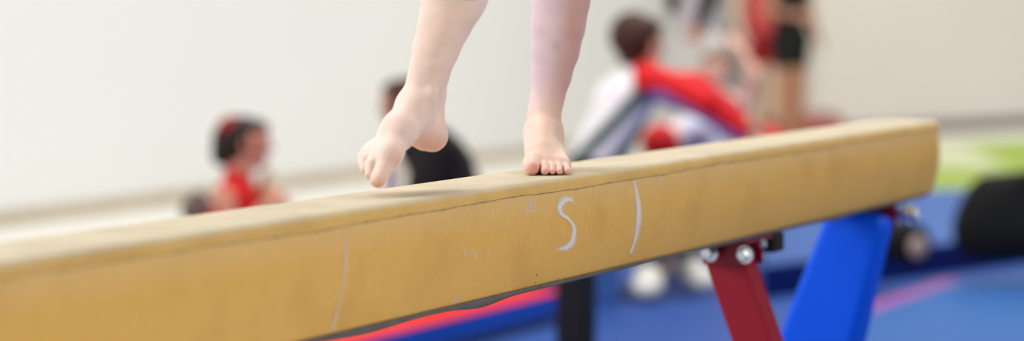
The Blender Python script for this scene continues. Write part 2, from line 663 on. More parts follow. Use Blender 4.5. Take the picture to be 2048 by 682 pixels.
def cover_rows(t):
    e = min(t - T0, T1 - t)
    drop = 0.0
    if e < 0.014:
        q = 1 - e / 0.014
        drop = 0.014 * (1 - math.sqrt(max(0, 1 - q * q)))
    zs = seam_z(t)
    dzs = [zs, zs * 0.8, 0.0115, 0.009, 0.006, 0.004, 0.002, 0.0006, 0.0]
    lift = 0.0011
    R = []
    for dz in dzs:
        R.append((half_width(dz) - drop + (lift if dz > 0 else 0.0003), -dz - drop + (lift if dz < 0.008 else lift * 0.3)))
    for q in (0.8, 0.5, 0.25, 0.0, -0.25, -0.5, -0.8):
        R.append((q * (FLAT - 0.006 - drop), lift - drop))
    for dz in reversed(dzs):
        R.append((-(half_width(dz) - drop + (lift if dz > 0 else 0.0003)), -dz - drop + (lift if dz < 0.008 else lift * 0.3)))
    return R


ts2 = [T0 + e for e in ts_ends] + list(np.linspace(T0 + 0.02, T1 - 0.02, 700)) + [T1 - e for e in reversed(ts_ends)]
run_mesh('top_cover', cover_rows, ts2, M_TOP, beam)

# stitched seam along both sides, a thin irregular roll
for sgn in (1, -1):
    def seam_rows(t, sgn=sgn):
        zs = seam_z(t)
        hw = half_width(zs)
        r = 0.0007 + 0.00022 * math.sin(t * 61 + 1) + 0.00018 * math.sin(t * 213)
        return [(sgn * (hw + 0.0006 + r * 0.8 * math.cos(a)), -zs + r * math.sin(a)) for a in np.linspace(0, 2 * math.pi, 7)[:-1]]
    run_mesh('seam', seam_rows, list(np.linspace(T0 + 0.014, T1 - 0.014, 900)), M_SEAM, beam, closed=True, capped=True)


# underside cloth whose edge sags in places
def sag(t):
    s = 0.0015
    for c, w, a in ((t_sag1, 0.085, 0.0065), (t_sag2, 0.12, 0.0045), (-1.5, 0.1, 0.006), (1.2, 0.1, 0.004)):
        s += a * math.exp(-((t - c) / w) ** 2 * 1.6)
    return s


def t_of_px(px, off=0.07):
    P = C0 + N * off
    k = (px - 1024) / F
    return (k * P[1] - P[0]) / (U[0] - k * U[1])


t_sag1, t_sag2 = t_of_px(978), t_of_px(748)
run_mesh('underside_cloth', lambda t: [(0.0572, -BH + 0.0045), (0.0584, -BH + 0.0040), (0.0577, -BH - sag(t)), (0.03, -BH - 0.001 - sag(t) * 0.3), (-0.03, -BH - 0.001), (-0.0605, -BH - 0.0015), (-0.0600, -BH + 0.004)],
         list(np.linspace(T0 + 0.03, T1 - 0.05, 500)), M_UNDER, beam)


# chalk strokes lying on the suede
def chalk_material(name, rgb, dens):
    m = bpy.data.materials.new(name)
    m.use_nodes = True
    nt = m.node_tree
    b = nt.nodes['Principled BSDF']
    b.inputs['Base Color'].default_value = (*rgb, 1)
    b.inputs['Roughness'].default_value = 0.95
    at = nt.nodes.new('ShaderNodeAttribute')
    at.attribute_name = 'cover'
    tc = nt.nodes.new('ShaderNodeTexCoord')
    nz = nt.nodes.new('ShaderNodeTexNoise')
    nz.inputs['Scale'].default_value = 420
    nz.inputs['Detail'].default_value = 4
    nt.links.new(tc.outputs['Object'], nz.inputs['Vector'])
    r = nt.nodes.new('ShaderNodeMapRange')
    r.inputs['From Min'].default_value = 0.35
    r.inputs['From Max'].default_value = 0.62
    r.inputs['To Min'].default_value = 0.62 * dens
    r.inputs['To Max'].default_value = dens
    nt.links.new(nz.outputs['Fac'], r.inputs['Value'])
    mu = nt.nodes.new('ShaderNodeMath')
    mu.operation = 'MULTIPLY'
    nt.links.new(at.outputs['Fac'], mu.inputs[0])
    nt.links.new(r.outputs['Result'], mu.inputs[1])
    nt.links.new(mu.outputs[0], b.inputs['Alpha'])
    return m


M_CHALK = chalk_material('white_chalk', (0.84, 0.80, 0.775), 1.05)
M_CHALK_F = chalk_material('faint_chalk', (0.78, 0.72, 0.66), 0.6)


def stroke(name, pts, width, m, taper=True):
    """pts in pixels along the near side of the beam; a thin dusty layer"""
    pts = [np.array(p, float) for p in pts]
    # Catmull-Rom
    P = [pts[0]] + pts + [pts[-1]]
    out = []
    for i in range(1, len(P) - 2):
        for s in np.linspace(0, 1, 9)[:-1]:
            a, b, c, d = P[i - 1], P[i], P[i + 1], P[i + 2]
            out.append(0.5 * ((2 * b) + (-a + c) * s + (2 * a - 5 * b + 4 * c - d) * s * s + (-a + 3 * b - 3 * c + d) * s ** 3))
    out.append(pts[-1])
    nA = 9
    V, A, Fc = [], [], []
    for i, p in enumerate(out):
        d = out[min(i + 1, len(out) - 1)] - out[max(i - 1, 0)]
        d = d / (np.linalg.norm(d) + 1e-9)
        nrm = np.array([-d[1], d[0]])
        u = i / (len(out) - 1)
        w = width * (0.85 + 0.3 * math.sin(u * 9 + width)) * (min(1, 0.45 + 3 * u, 0.45 + 3 * (1 - u)) if taper else 1)
        for j in range(nA):
            q = (j / (nA - 1)) * 2 - 1
            V.append(tuple(side_pt(*(p + nrm * q * w * 0.62))))
            A.append(max(0.0, 1 - abs(q) ** 2.2) * min(1, u * 14, (1 - u) * 14))
    for i in range(len(out) - 1):
        for j in range(nA - 1):
            Fc.append((i * nA + j, i * nA + j + 1, (i + 1) * nA + j + 1, (i + 1) * nA + j))
    me = bpy.data.meshes.new(name)
    me.from_pydata(V, [], Fc)
    at = me.attributes.new('cover', 'FLOAT', 'POINT')
    at.data.foreach_set('value', A)
    me.update()
    return link(name, me, m, beam, True)


def z8(l):
    return [(900 + x / 2.2, 330 + y / 2.2) for x, y in l]


o = stroke('chalk_letter', z8([(547, 168), (528, 151), (500, 156), (483, 186), (492, 216), (522, 238), (543, 268), (546, 305), (535, 342), (508, 364), (460, 374)]), 12.5, M_CHALK)
o['label'] = 'white chalk letter S'
o = stroke('chalk_line', z8([(804, 54), (818, 110), (829, 175), (830, 240), (820, 310), (806, 355), (791, 397)]), 10.0, M_CHALK)
o['label'] = 'curved white chalk line'
stroke('chalk_scratch', z8([(350, 150), (343, 178), (334, 203), (358, 203), (382, 201), (368, 176), (351, 150)]), 4.5, M_CHALK_F)
stroke('chalk_scratch', z8([(352, 160), (356, 195)]), 12, M_CHALK_F)
stroke('chalk_scratch', [(690, 468), (691, 520), (687, 570), (679, 605), (670, 640), (662, 672)], 6.5, M_CHALK_F)
stroke('chalk_scratch', z8([(64, 366), (68, 402)]), 7, M_CHALK_F)
stroke('chalk_scratch', z8([(108, 376), (112, 412)]), 6, M_CHALK_F)
stroke('chalk_scratch', z8([(165, 378), (167, 400)]), 4, M_CHALK_F)
stroke('chalk_scratch', z8([(265, 240), (261, 280)]), 2.2, M_CHALK_F)
stroke('chalk_scratch', z8([(50, 560), (20, 615)]), 3, M_CHALK_F)
stroke('chalk_scratch', [(912, 590), (905, 612)], 2.5, M_CHALK_F)
stroke('chalk_scratch', z8([(918, 50), (922, 75)]), 5, M_CHALK_F)
M_DOT = mat('black_speck', (0.02, 0.018, 0.015), 0.8)
for dx, dy, r in ((1073.6, 550, 0.0010), (1071, 565.5, 0.0008)):
    bm = bmesh.new()
    p = side_pt(dx, dy, 0.0003)
    bmesh.ops.create_icosphere(bm, subdivisions=2, radius=r)
    for v in bm.verts:
        v.co = Vector(p) + Vector(v.co)
    from_bm('speck', bm, M_DOT, beam, True)

# ================================================================== TRESTLES
M_RED = mat('red_enamel', (0.28, 0.002, 0.018), 0.45, 0.04, 6, spec=0.25)
M_RED_DK = mat('crimson_enamel', (0.20, 0.003, 0.02), 0.4, 0.04, 6, spec=0.3)
M_STEEL = mat('zinc_bolt', (0.72, 0.76, 0.82), 0.22, 0.05, 20, metal=1.0)
M_PAD = mat('blue_leg_pad', (0.0, 0.088, 0.78), 0.5, 0.03, 5, spec=0.15)
M_RUB = mat('black_rubber', (0.012, 0.012, 0.013), 0.7)


def bolt(parent, p, r=0.011, ln=0.02, ax=None):
    ax = N if ax is None else ax
    b = bmesh.new()
    p = np.array(p)
    add_tube(b, [p - ax * ln * 0.2, p + ax * ln * 0.5], r * 0.62, 14)
    add_tube(b, [p + ax * ln * 0.5, p + ax * ln * 0.58, p + ax * ln * 0.9, p + ax * ln], [r * 0.9, r, r, r * 0.75], 6 if r > 0.012 else 16)
    add_tube(b, [p + ax * ln * 0.38, p + ax * ln * 0.5], r * 1.25, 18)
    return from_bm('bolt', b, M_STEEL, parent)


def unit_(v):
    return v / np.linalg.norm(v)


def trestle(tr, tb_, label):
    z0 = ZT - BH - 0.003
    base = beam_pt((tr + tb_) / 2, 0, 0)
    root = empty('beam_trestle', base, label, 'beam support')
    # red steel leg leaning out towards the lens side
    sl = 0.38
    d = N * sl + np.array([0, 0, -1.0])
    d /= np.linalg.norm(d)
    wid = U
    thick = np.cross(wid, d)
    top = beam_pt(tr, -0.006, z0 - 0.032)
    L = (top[2] - 0.0505) / -d[2]
    b = bmesh.new()
    add_obox(b, top + d * L / 2, wid, thick, -d, 0.060, 0.073, L, 0.004, 2)
    leg = from_bm('steel_leg', b, M_RED, root)
    # clamp head: top plate, two fork plates and the cross bolts
    b = bmesh.new()
    add_obox(b, beam_pt(tr, 0.0, z0 - 0.004), U, N, (0, 0, 1), 0.13, 0.112, 0.007, 0.002)
    from_bm('top_plate', b, M_RED_DK, root)
    for s in (-1, 1):
        b = bmesh.new()
        add_obox(b, beam_pt(tr + s * 0.034, 0.004, z0 - 0.028), U, N, (0, 0, 1), 0.006, 0.090, 0.046, 0.002)
        from_bm('clamp', b, M_RED_DK, root)
    bolt(root, beam_pt(tr - 0.046, -0.016, z0 - 0.026), 0.0125, 0.03, -U)
    bolt(root, beam_pt(tr - 0.046, 0.052, z0 - 0.026), 0.0125, 0.03, -U)
    bolt(root, beam_pt(tr, 0.056, z0 - 0.012), 0.007, 0.012)
    b = bmesh.new()
    add_obox(b, beam_pt(tr + 0.100, 0.022, z0 - 0.018), U, N, (0, 0, 1), 0.05, 0.07, 0.036, 0.006)
    from_bm('stopper', b, M_RUB, root)
    foot = top + d * L
    b = bmesh.new()
    add_obox(b, foot + np.array([0, 0, -0.018]), U, N, (0, 0, 1), 0.5, 0.06, 0.04, 0.006)
    from_bm('floor_bar', b, M_RED, root)
    for s in (-1, 1):
        b = bmesh.new()
        add_obox(b, foot + U * s * 0.2 + np.array([0, 0, -0.029]), U, N, (0, 0, 1), 0.06, 0.07, 0.018, 0.004)
        from_bm('rubber_foot', b, M_RUB, root)
    # padded blue leg leaning the other way
    sl = 0.32
    d = -N * sl + np.array([0, 0, -1.0])
    d /= np.linalg.norm(d)
    wid = N - d * (N @ d)
    wid /= np.linalg.norm(wid)
    thick = np.cross(wid, d)
    top = beam_pt(tb_, 0.0, z0 - 0.004)
    L = (top[2] - 0.0505) / -d[2]
    b = bmesh.new()
    add_obox(b, top + d * L / 2, wid, thick, -d, 0.05, 0.03, L, 0.004, 2)
    from_bm('steel_leg', b, M_RED, root)
    b = bmesh.new()
    add_obox(b, top + N * 0.006 + d * (0.004 + (L - 0.10) / 2), wid, thick, -d, 0.124, 0.080, L - 0.10, 0.020, 5, taper=1.72)
    from_bm('leg_pad', b, M_PAD, root)
    foot = top + d * L
    b = bmesh.new()
    add_obox(b, foot + np.array([0, 0, -0.018]), U, N, (0, 0, 1), 0.5, 0.06, 0.04, 0.006)
    from_bm('floor_bar', b, M_RED, root)
    for s in (-1, 1):
        b = bmesh.new()
        add_obox(b, foot + U * s * 0.2 + np.array([0, 0, -0.029]), U, N, (0, 0, 1), 0.06, 0.07, 0.018, 0.004)
        from_bm('rubber_foot', b, M_RUB, root)
    for s in (1,):
        b = bmesh.new()
        add_obox(b, beam_pt(tb_ + s * 0.050, 0.005, z0 - 0.022), U, N, (0, 0, 1), 0.006, 0.11, 0.05, 0.002)
        from_bm('clamp', b, M_RED_DK, root)
    bolt(root, beam_pt(tb_ + 0.070, 0.064, z0 - 0.020), 0.017, 0.035)
    b = bmesh.new()
    add_obox(b, beam_pt((tr + tb_) / 2, 0, 0.033), unit_(beam_pt(tb_, -0.28, 0) - beam_pt(tr, 0.28, 0)), N, (0, 0, 1), abs(tb_ - tr) - 0.1, 0.04, 0.03, 0.005)
    from_bm('tie_bar', b, M_RED, root)
    return root


trestle(t_of_px(1482, 0.02), t_of_px(1722, 0.0), 'beam support with slanting red steel leg and padded blue leg near the far beam end')

# black padded post standing behind the beam
pb = pp(1152, 560, 7.6)
post = empty('padded_post', (pb[0], pb[1], 0.0), 'black padded upright post standing behind the beam beside the red mat', 'post')
b = bmesh.new()
add_obox(b, (pb[0], pb[1], 0.24), U, N, (0, 0, 1), 0.095, 0.11, 0.42, 0.02, 3)
from_bm('pad', b, mat('black_vinyl', (0.006, 0.006, 0.007), 0.5), post)
b = bmesh.new()
add_obox(b, (pb[0], pb[1], 0.025), U, N, (0, 0, 1), 0.16, 0.16, 0.022, 0.006)
from_bm('base_plate', b, M_RUB, post)
b = bmesh.new()
add_obox(b, (pb[0], pb[1], 0.455), U, N, (0, 0, 1), 0.06, 0.06, 0.02, 0.003)
from_bm('cap', b, M_STEEL, post)

# ================================================================== PEOPLE
M_SKIN = mat('skin', (0, 0, 0), 0.48, 0.035, 60, bump=0.12, bscale=700, attr=True, sss=0.22, spec=0.35)
M_NAIL = mat('toenail', (0.86, 0.60, 0.50), 0.3, 0.03, 50, sss=0.2)
M_EYE = mat('eye_white', (0.7, 0.68, 0.65), 0.2)
M_LIP = mat('lips', (0.5, 0.16, 0.13), 0.4)


def sm(x, a, b):
    t = np.clip((x - a) / (b - a), 0, 1)
    return t * t * (3 - 2 * t)


def vnoise(P, s, seed=0):
    r = np.random.RandomState(seed)
    out = np.zeros(len(P))
    for _ in range(9):
        d = r.randn(3)
        d /= np.linalg.norm(d)
        out += np.sin(P @ d * s * r.uniform(0.6, 1.6) + r.uniform(0, 6.28))
    return out / 4.0


# ---- the gymnast on the beam ------------------------------------------------
gb = np.array([0.0537, 3.75, ZT + 0.0011])
gym = empty('person', gb, 'barefoot child walking along the balance beam, only the bare lower legs in view', 'person')
ZTT = ZT + 0.0011


def S(x, y, h):
    """support foot: x metres right of its middle, y metres behind the toe tips, h above the beam"""
    return np.array([0.0535 + x, 3.636 + y, ZTT + h])


def leg_w(px, py, wpx, D, k=0.5):
    return pp(px, py, D), wpx * D / F * k


B = Sdf(0.0013)
# standing leg: shin (px centre, row, px width, depth)
shin = [(1126, -60, 112, 3.775), (1122, 0, 110, 3.785), (1116.5, 50, 103, 3.788), (1110.5, 100, 91, 3.79), (1103, 150, 75, 3.793), (1095, 195, 62, 3.795), (1088, 228, 58, 3.797)]
B.chain([(leg_w(x, y, w, D)[0], leg_w(x, y, w, D)[1]) for x, y, w, D in shin], 0.012)
# calf bulge and tendon at the rear
B.add(pp(1126, -30, 3.81), pp(1114, 90, 3.815), 0.036, 0.026, 0.02)
B.add(pp(1103, 150, 3.815), pp(1094, 230, 3.825), 0.017, 0.012, 0.012)
# ankle block, malleoli, heel
B.add(pp(1088, 228, 3.79), S(-0.004, 0.139, 0.052), 0.0230, 0.0255, 0.014)
B.add(S(-0.0235, 0.142, 0.067), S(-0.0245, 0.140, 0.061), 0.0105, 0.0110, 0.010)
B.add(S(0.0165, 0.156, 0.062), S(0.0175, 0.156, 0.050), 0.0098, 0.0105, 0.007)
B.add(S(0.003, 0.164, 0.070), S(0.003, 0.164, 0.024), 0.016, 0.0215, 0.016)
B.add(S(0.003, 0.156, 0.023), S(0.004, 0.139, 0.022), 0.0225, 0.020, 0.014)
# instep, medial and lateral columns
B.add(S(-0.006, 0.126, 0.055), S(-0.008, 0.084, 0.034), 0.0245, 0.0185, 0.016)
B.add(S(-0.012, 0.119, 0.042), S(-0.0185, 0.059, 0.017), 0.0210, 0.0150, 0.016)
B.add(S(-0.004, 0.089, 0.032), S(-0.002, 0.054, 0.0165), 0.0180, 0.0130, 0.016)
B.add(S(0.004, 0.124, 0.030), S(0.0165, 0.058, 0.0135), 0.0200, 0.0125, 0.016)
B.add(S(0.013, 0.114, 0.020), S(0.0250, 0.060, 0.0120), 0.0160, 0.0115, 0.014)
B.add(S(-0.021, 0.057, 0.0155), S(-0.021, 0.050, 0.0150), 0.0150, 0.0145, 0.010)
# toes: knuckle bend, then pad
toes = []
toes.append([(S(-0.0215, 0.050, 0.0160), 0.0130), (S(-0.0230, 0.034, 0.0140), 0.0120), (S(-0.0237, 0.0230, 0.0112), 0.0116)])
toes.append([(S(-0.0055, 0.046, 0.0135), 0.0072), (S(-0.0040, 0.030, 0.0145), 0.0061), (S(-0.0039, 0.0185, 0.0070), 0.0063)])
toes.append([(S(0.0050, 0.046, 0.0130), 0.0066), (S(0.0070, 0.031, 0.0140), 0.0050), (S(0.0073, 0.0195, 0.0064), 0.0050)])
toes.append([(S(0.0150, 0.048, 0.0120), 0.0064), (S(0.0175, 0.033, 0.0128), 0.0052), (S(0.0180, 0.0215, 0.0062), 0.0053)])
toes.append([(S(0.0245, 0.052, 0.0118), 0.0062), (S(0.0290, 0.037, 0.0112), 0.0054), (S(0.0302, 0.0260, 0.0060), 0.0056)])
B.group([(T[i][0], T[i + 1][0], T[i][1], T[i + 1][1]) for T in toes for i in range(len(T) - 1)], 0.0012, 0.0075)

lifted = []


def A_(px, py, D):
    return pp(px, py, D)


# lifted leg
shin2 = [(920, -60, 132, 3.33), (906, 0, 121, 3.345), (888, 50, 98, 3.36), (871, 100, 86, 3.375), (858, 145, 75, 3.385), (848, 178, 68, 3.385)]
B.chain([(leg_w(x, y, w, D)[0], leg_w(x, y, w, D)[1]) for x, y, w, D in shin2], 0.012)
B.add(A_(925, -20, 3.37), A_(893, 80, 3.40), 0.036, 0.022, 0.02)
B.add(A_(888, 110, 3.40), A_(873, 190, 3.405), 0.0135, 0.0105, 0.012)
B.add(A_(873, 190, 3.405), A_(868, 262, 3.402), 0.0105, 0.0165, 0.014)
B.add(A_(846, 180, 3.382), A_(832, 212, 3.375), 0.0235, 0.0245, 0.012)
B.add(A_(863, 186, 3.3575), A_(861, 195, 3.3575), 0.0085, 0.0085, 0.009)          # inner ankle bone
B.add(A_(826, 188, 3.405), A_(824, 196, 3.405), 0.0105, 0.0105, 0.012)          # outer ankle bone
B.add(A_(862, 272, 3.398), A_(866, 276, 3.402), 0.0183, 0.0180, 0.014)          # heel pad
B.add(A_(847, 276, 3.390), A_(862, 272, 3.398), 0.0165, 0.0185, 0.012)
B.add(A_(830, 214, 3.372), A_(845, 258, 3.385), 0.0230, 0.0215, 0.014)
B.add(A_(829, 214, 3.368), A_(797, 262, 3.330), 0.0240, 0.0235, 0.013)          # instep
B.add(A_(797, 262, 3.330), A_(777, 306, 3.292), 0.0235, 0.0165, 0.014)
B.add(A_(815, 252, 3.360), A_(762, 300, 3.315), 0.0215, 0.0145, 0.014)
B.add(A_(805, 262, 3.385), A_(746, 301, 3.335), 0.0180, 0.0115, 0.014)
B.add(A_(784, 306, 3.294), A_(778, 316, 3.289), 0.0142, 0.0135, 0.014)          # ball of the big toe
ltoes = []
ltoes.append([(A_(776, 318, 3.287), 0.0125), (A_(767, 338, 3.276), 0.0115), (A_(756, 360, 3.266), 0.0107)])
ltoes.append([(A_(757, 303, 3.306), 0.0100), (A_(743.5, 328, 3.286), 0.0082), (A_(740.0, 348, 3.278), 0.0071)])
ltoes.append([(A_(746, 299, 3.318), 0.0090), (A_(730.5, 320, 3.298), 0.0072), (A_(729, 338, 3.290), 0.0063)])
ltoes.append([(A_(740, 299, 3.330), 0.0080), (A_(723.5, 316, 3.318), 0.0058), (A_(724.5, 328, 3.312), 0.0054)])
ltoes.append([(A_(739, 297, 3.345), 0.0075), (A_(725, 310, 3.336), 0.0056), (A_(725, 320, 3.331), 0.0054)])
B.group([(T[i][0], T[i + 1][0], T[i][1], T[i + 1][1]) for T in ltoes for i in range(len(T) - 1)], 0.0022, 0.0090)

# knees, thighs, hips, trunk, arms and head continue the same surface above the frame
kneeL, kneeR = pp(1130, -150, 3.74), pp(955, -165, 3.28)
hipL, hipR = np.array([0.115, 3.66, ZT + 0.655]), np.array([0.000, 3.60, ZT + 0.655])


def gcut(G, X, Y, Z):
    # soles pressed flat on the beam
    near = (X > 0.0) & (Y > 3.6)
    return np.where(near, np.maximum(G, (ZTT + 0.0004) - Z), G)


def skin_tint(P):
    base = np.array([0.85, 0.635, 0.54])
    c = np.tile(base, (len(P), 1))

    def blend(f, col):
        nonlocal c
        f = np.clip(f, 0, 1)[:, None]
        c = c * (1 - f) + np.array(col) * f
    sup = (P[:, 0] > -0.005) & (P[:, 1] > 3.6)
    h = P[:, 2] - ZTT
    m1 = vnoise(P, 55, 1)
    m2 = vnoise(P, 160, 2)
    blend(sup * sm(pp(1085, 0, 3.75)[0] - P[:, 0], -0.01, 0.025) * 0.5, (0.76, 0.56, 0.58))
    blend(~sup * 0.35 * np.ones(len(P)), (0.93, 0.73, 0.66))
    # cold, mottled shin of the standing leg
    blend(sup * sm(h, 0.075, 0.16) * (0.62 + 0.16 * m1 + 0.08 * m2), (0.57, 0.435, 0.53))
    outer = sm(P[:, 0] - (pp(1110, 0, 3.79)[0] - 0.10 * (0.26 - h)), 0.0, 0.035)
    blend(sup * sm(h, 0.035, 0.08) * outer * (0.78 + 0.1 * m2), (0.60, 0.31, 0.26))  # warm dark outer side: part skin colour, part shade painted in
    bq = pp(1112, 92, 3.745)
    blend(0.5 * np.exp(-(((P - bq) * np.array([1, 0.6, 1])) ** 2).sum(1) / 0.0065 ** 2), (0.36, 0.22, 0.36))
    bq = pp(1118, 5, 3.745)
    blend(0.25 * np.exp(-(((P - bq) * np.array([1, 0.6, 1])) ** 2).sum(1) / 0.012 ** 2), (0.45, 0.25, 0.40))
    blend(~sup * sm(h, 0.16, 0.30) * (0.14 + 0.1 * m1), (0.78, 0.50, 0.48))
    blend(sup * sm(0.10 - h, 0.0, 0.03) * 0.6, (0.72, 0.50, 0.375))
    # reddened toe tips and heel
    bt = toes[0][2][0]
    blend(0.75 * np.exp(-((P - bt - np.array([0.005, -0.008, -0.001])) ** 2).sum(1) / 0.0125 ** 2), (0.80, 0.27, 0.20))
    for T in toes[1:]:
        blend(0.55 * np.exp(-((P - T[2][0] - np.array([0, -0.004, -0.002])) ** 2).sum(1) / 0.0075 ** 2), (0.82, 0.36, 0.27))
    bt = ltoes[0][2][0]
    blend(0.8 * np.exp(-((P - bt - np.array([0.001, -0.004, -0.008])) ** 2).sum(1) / 0.013 ** 2), (0.85, 0.38, 0.24))
    hb = A_(858, 290, 3.39)
    blend(0.75 * np.exp(-(((P - hb) * np.array([.8, .5, 1.0])) ** 2).sum(1) / 0.023 ** 2), (0.76, 0.34, 0.25))
    bb = A_(795, 318, 3.275)
    blend(0.5 * np.exp(-((P - bb) ** 2).sum(1) / 0.013 ** 2), (0.80, 0.40, 0.30))
    # bluish veins and the ankle
    vp = [A_(842, 200, 3.36), A_(832, 225, 3.35), A_(818, 245, 3.335), A_(806, 268, 3.31)]
    for a, b_ in zip(vp[:-1], vp[1:]):
        ba = b_ - a
        hh = np.clip(((P - a) @ ba) / (ba @ ba), 0, 1)
        d = np.linalg.norm((P - a - hh[:, None] * ba) * np.array([1, 0.3, 1]), axis=1)
        blend(0.30 * np.exp(-(d / 0.005) ** 2) * ~sup, (0.50, 0.46, 0.52))
    c *= (1 + 0.025 * m1 + 0.02 * m2)[:, None]
    return np.clip(c, 0, 1)


# the rest of the body, coarser: appended to the same mesh
def join_meshes(a, b):
    """moves the geometry of object b into object a"""
    bm = bmesh.new()
    bm.from_mesh(a.data)
    bm.from_mesh(b.data)
    bm.to_mesh(a.data)
    bm.free()
    bpy.data.objects.remove(b)
    a.data.polygons.foreach_set('use_smooth', [True] * len(a.data.polygons))


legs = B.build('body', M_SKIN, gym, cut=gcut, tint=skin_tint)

R = Sdf(0.004)
chest = np.array([0.055, 3.60, ZT + 0.90])
neck = np.array([0.05, 3.59, ZT + 1.02])
headc = np.array([0.035, 3.56, ZT + 1.14])
for (sx, sy, sw, sD), kn, hp in ((shin[0], kneeL, hipL), (shin2[0], kneeR, hipR)):
    a, ra = leg_w(sx, sy, sw, sD)
    R.chain([(a + np.array([0, 0, -0.01]), ra * 0.97), (kn, 0.047), (kn * 0.5 + hp * 0.5, 0.062), (hp, 0.072)], 0.02)
R.add(hipL + [-0.02, 0, 0.05], hipR + [0.02, 0, 0.05], 0.078, 0.078, 0.03)
R.add((hipL + hipR) / 2 + [0, 0, 0.10], chest, 0.078, 0.088, 0.03)
shL, shR = chest + [0.115, 0.02, 0.06], chest + [-0.105, -0.03, 0.06]
R.add(shL + [-0.02, 0, 0], shR + [0.02, 0, 0], 0.045, 0.045, 0.03)
R.add(chest, neck, 0.06, 0.035, 0.03)
R.add(neck, headc, 0.034, 0.038, 0.01)
R.add(headc + [0.01, 0.015, 0.02], headc + [-0.005, -0.015, 0.0], 0.078, 0.068, 0.02)
R.add(headc + [-0.015, -0.035, -0.01], headc + [-0.022, -0.055, -0.065], 0.055, 0.030, 0.02)
R.add(headc + [-0.033, -0.088, -0.01], headc + [-0.038, -0.096, -0.024], 0.007, 0.010, 0.008)


def hand(R, wrist, palm_dir, side, s=1.0, curl=0.35):
    """palm, four fingers of different length and a thumb leaving the side of the palm"""
    d = np.array(palm_dir, float)
    d /= np.linalg.norm(d)
    sd = np.array(side, float)
    sd -= d * (sd @ d)
    sd /= np.linalg.norm(sd)
    nrm = np.cross(d, sd)
    for q in (-0.022, 0, 0.022):
        R.add(wrist + sd * q * 0.6 * s, wrist + d * 0.07 * s + sd * q * s, 0.014 * s, 0.0125 * s, 0.012 * s)
    for q, ln in ((-0.030, 0.058), (-0.010, 0.070), (0.011, 0.075), (0.031, 0.066)):
        a = wrist + d * 0.072 * s + sd * q * s
        b_ = a + (d * 0.9 + nrm * curl * 0.5) * ln * 0.5 * s + sd * q * 0.1 * s
        c_ = b_ + (d * 0.7 + nrm * curl) * ln * 0.5 * s
        R.group([(a, b_, 0.0088 * s, 0.0080 * s), (b_, c_, 0.0080 * s, 0.0068 * s)], 0.003, 0.004)
    a = wrist + d * 0.02 * s + sd * 0.026 * s
    b_ = a + (d * 0.6 + sd * 0.75) * 0.035 * s
    c_ = b_ + (d * 0.9 + sd * 0.25 + nrm * 0.2) * 0.030 * s
    R.group([(a, b_, 0.012 * s, 0.0095 * s), (b_, c_, 0.0095 * s, 0.0078 * s)], 0.003, 0.006)


for sh, sgn in ((shL, 1), (shR, -1)):
    el = sh + np.array([0.19 * sgn, 0.06 * sgn, -0.02])
    wr = el + np.array([0.17 * sgn, 0.02 * sgn, 0.02])
    R.chain([(sh, 0.036), (el, 0.026), (wr, 0.019)], 0.015)
    hand(R, wr, wr - el, (-0.3, -0.9, 0), 0.75)
upper = R.build('upper', M_SKIN, gym, tint=lambda P: np.tile(np.array([0.84, 0.585, 0.48]), (len(P), 1)))
legs.data.materials.clear()
legs.data.materials.append(M_SKIN)
join_meshes(legs, upper)
Lt = Sdf(0.005)
Lt.add(hipL + [-0.02, 0, 0.05], hipR + [0.02, 0, 0.05], 0.085, 0.085, 0.03)
Lt.add((hipL + hipR) / 2 + [0, 0, 0.10], chest, 0.085, 0.094, 0.03)
Lt.add(shL + [-0.03, 0, -0.005], shR + [0.03, 0, -0.005], 0.046, 0.046, 0.03)
Lt.build('leotard', mat('red_lycra', (0.55, 0.02, 0.03), 0.35, 0.05, 20), gym)
Hr = Sdf(0.004)
Hr.add(headc + [0.012, 0.022, 0.025], headc + [0.005, 0.0, 0.015], 0.082, 0.076, 0.02)
Hr.add(headc + [0.02, 0.085, 0.06], headc + [0.022, 0.095, 0.055], 0.032, 0.030, 0.01)
Hr.build('hair', mat('brown_hair', (0.06, 0.03, 0.015), 0.5, 0.3, 60), gym)

# nails: small curved plates on the toes
def nail(c, up, fwd, w, l, name='toenail'):
    up = np.array(up, float); up /= np.linalg.norm(up)
    fwd = np.array(fwd, float); fwd -= up * (fwd @ up); fwd /= np.linalg.norm(fwd)
    sd = np.cross(fwd, up)
    V, Fc = [], []
    n = 8
    for i in range(n + 1):
        for j in range(n + 1):
            u, v = i / n * 2 - 1, j / n * 2 - 1
            ww = math.sqrt(max(0, 1 - 0.35 * v * v))
            V.append(tuple(c + sd * u * w * 0.5 * ww + fwd * v * l * 0.5 - up * (u * u * w * 0.16 + v * v * l * 0.10)))
    for i in range(n):
        for j in range(n):
            Fc.append((i * (n + 1) + j, (i + 1) * (n + 1) + j, (i + 1) * (n + 1) + j + 1, i * (n + 1) + j + 1))
    me = bpy.data.meshes.new(name)
    me.from_pydata(V, [], Fc)
    me.update()
    o = link(name, me, M_NAIL, gym, True)
    so = o.modifiers.new('thick', 'SOLIDIFY')
    so.thickness = 0.0003
    so.offset = 0
    return o


for i, T in enumerate(toes):
    c, r = T[2]
    up = np.array([0.0, -0.55 if i else -0.45, 0.84])
    up /= np.linalg.norm(up)
    nail(c + up * (r - 0.0003), up, (0, -1, -0.5), r * (1.15 if i else 1.05), r * (0.95 if i else 0.85))
up = np.array([-0.62, -0.70, 0.10])
up /= np.linalg.norm(up)
nail(ltoes[0][2][0] + up * (ltoes[0][2][1] - 0.0003), up, (-0.2, -0.1, -1), 0.0125, 0.011)
nail(ltoes[1][2][0] + up * (ltoes[1][2][1] - 0.0003), up, (-0.1, -0.1, -1), 0.0078, 0.007)


# ---- people in the background ------------------------------------------------
def unit(v):
    v = np.array(v, float)
    return v / np.linalg.norm(v)


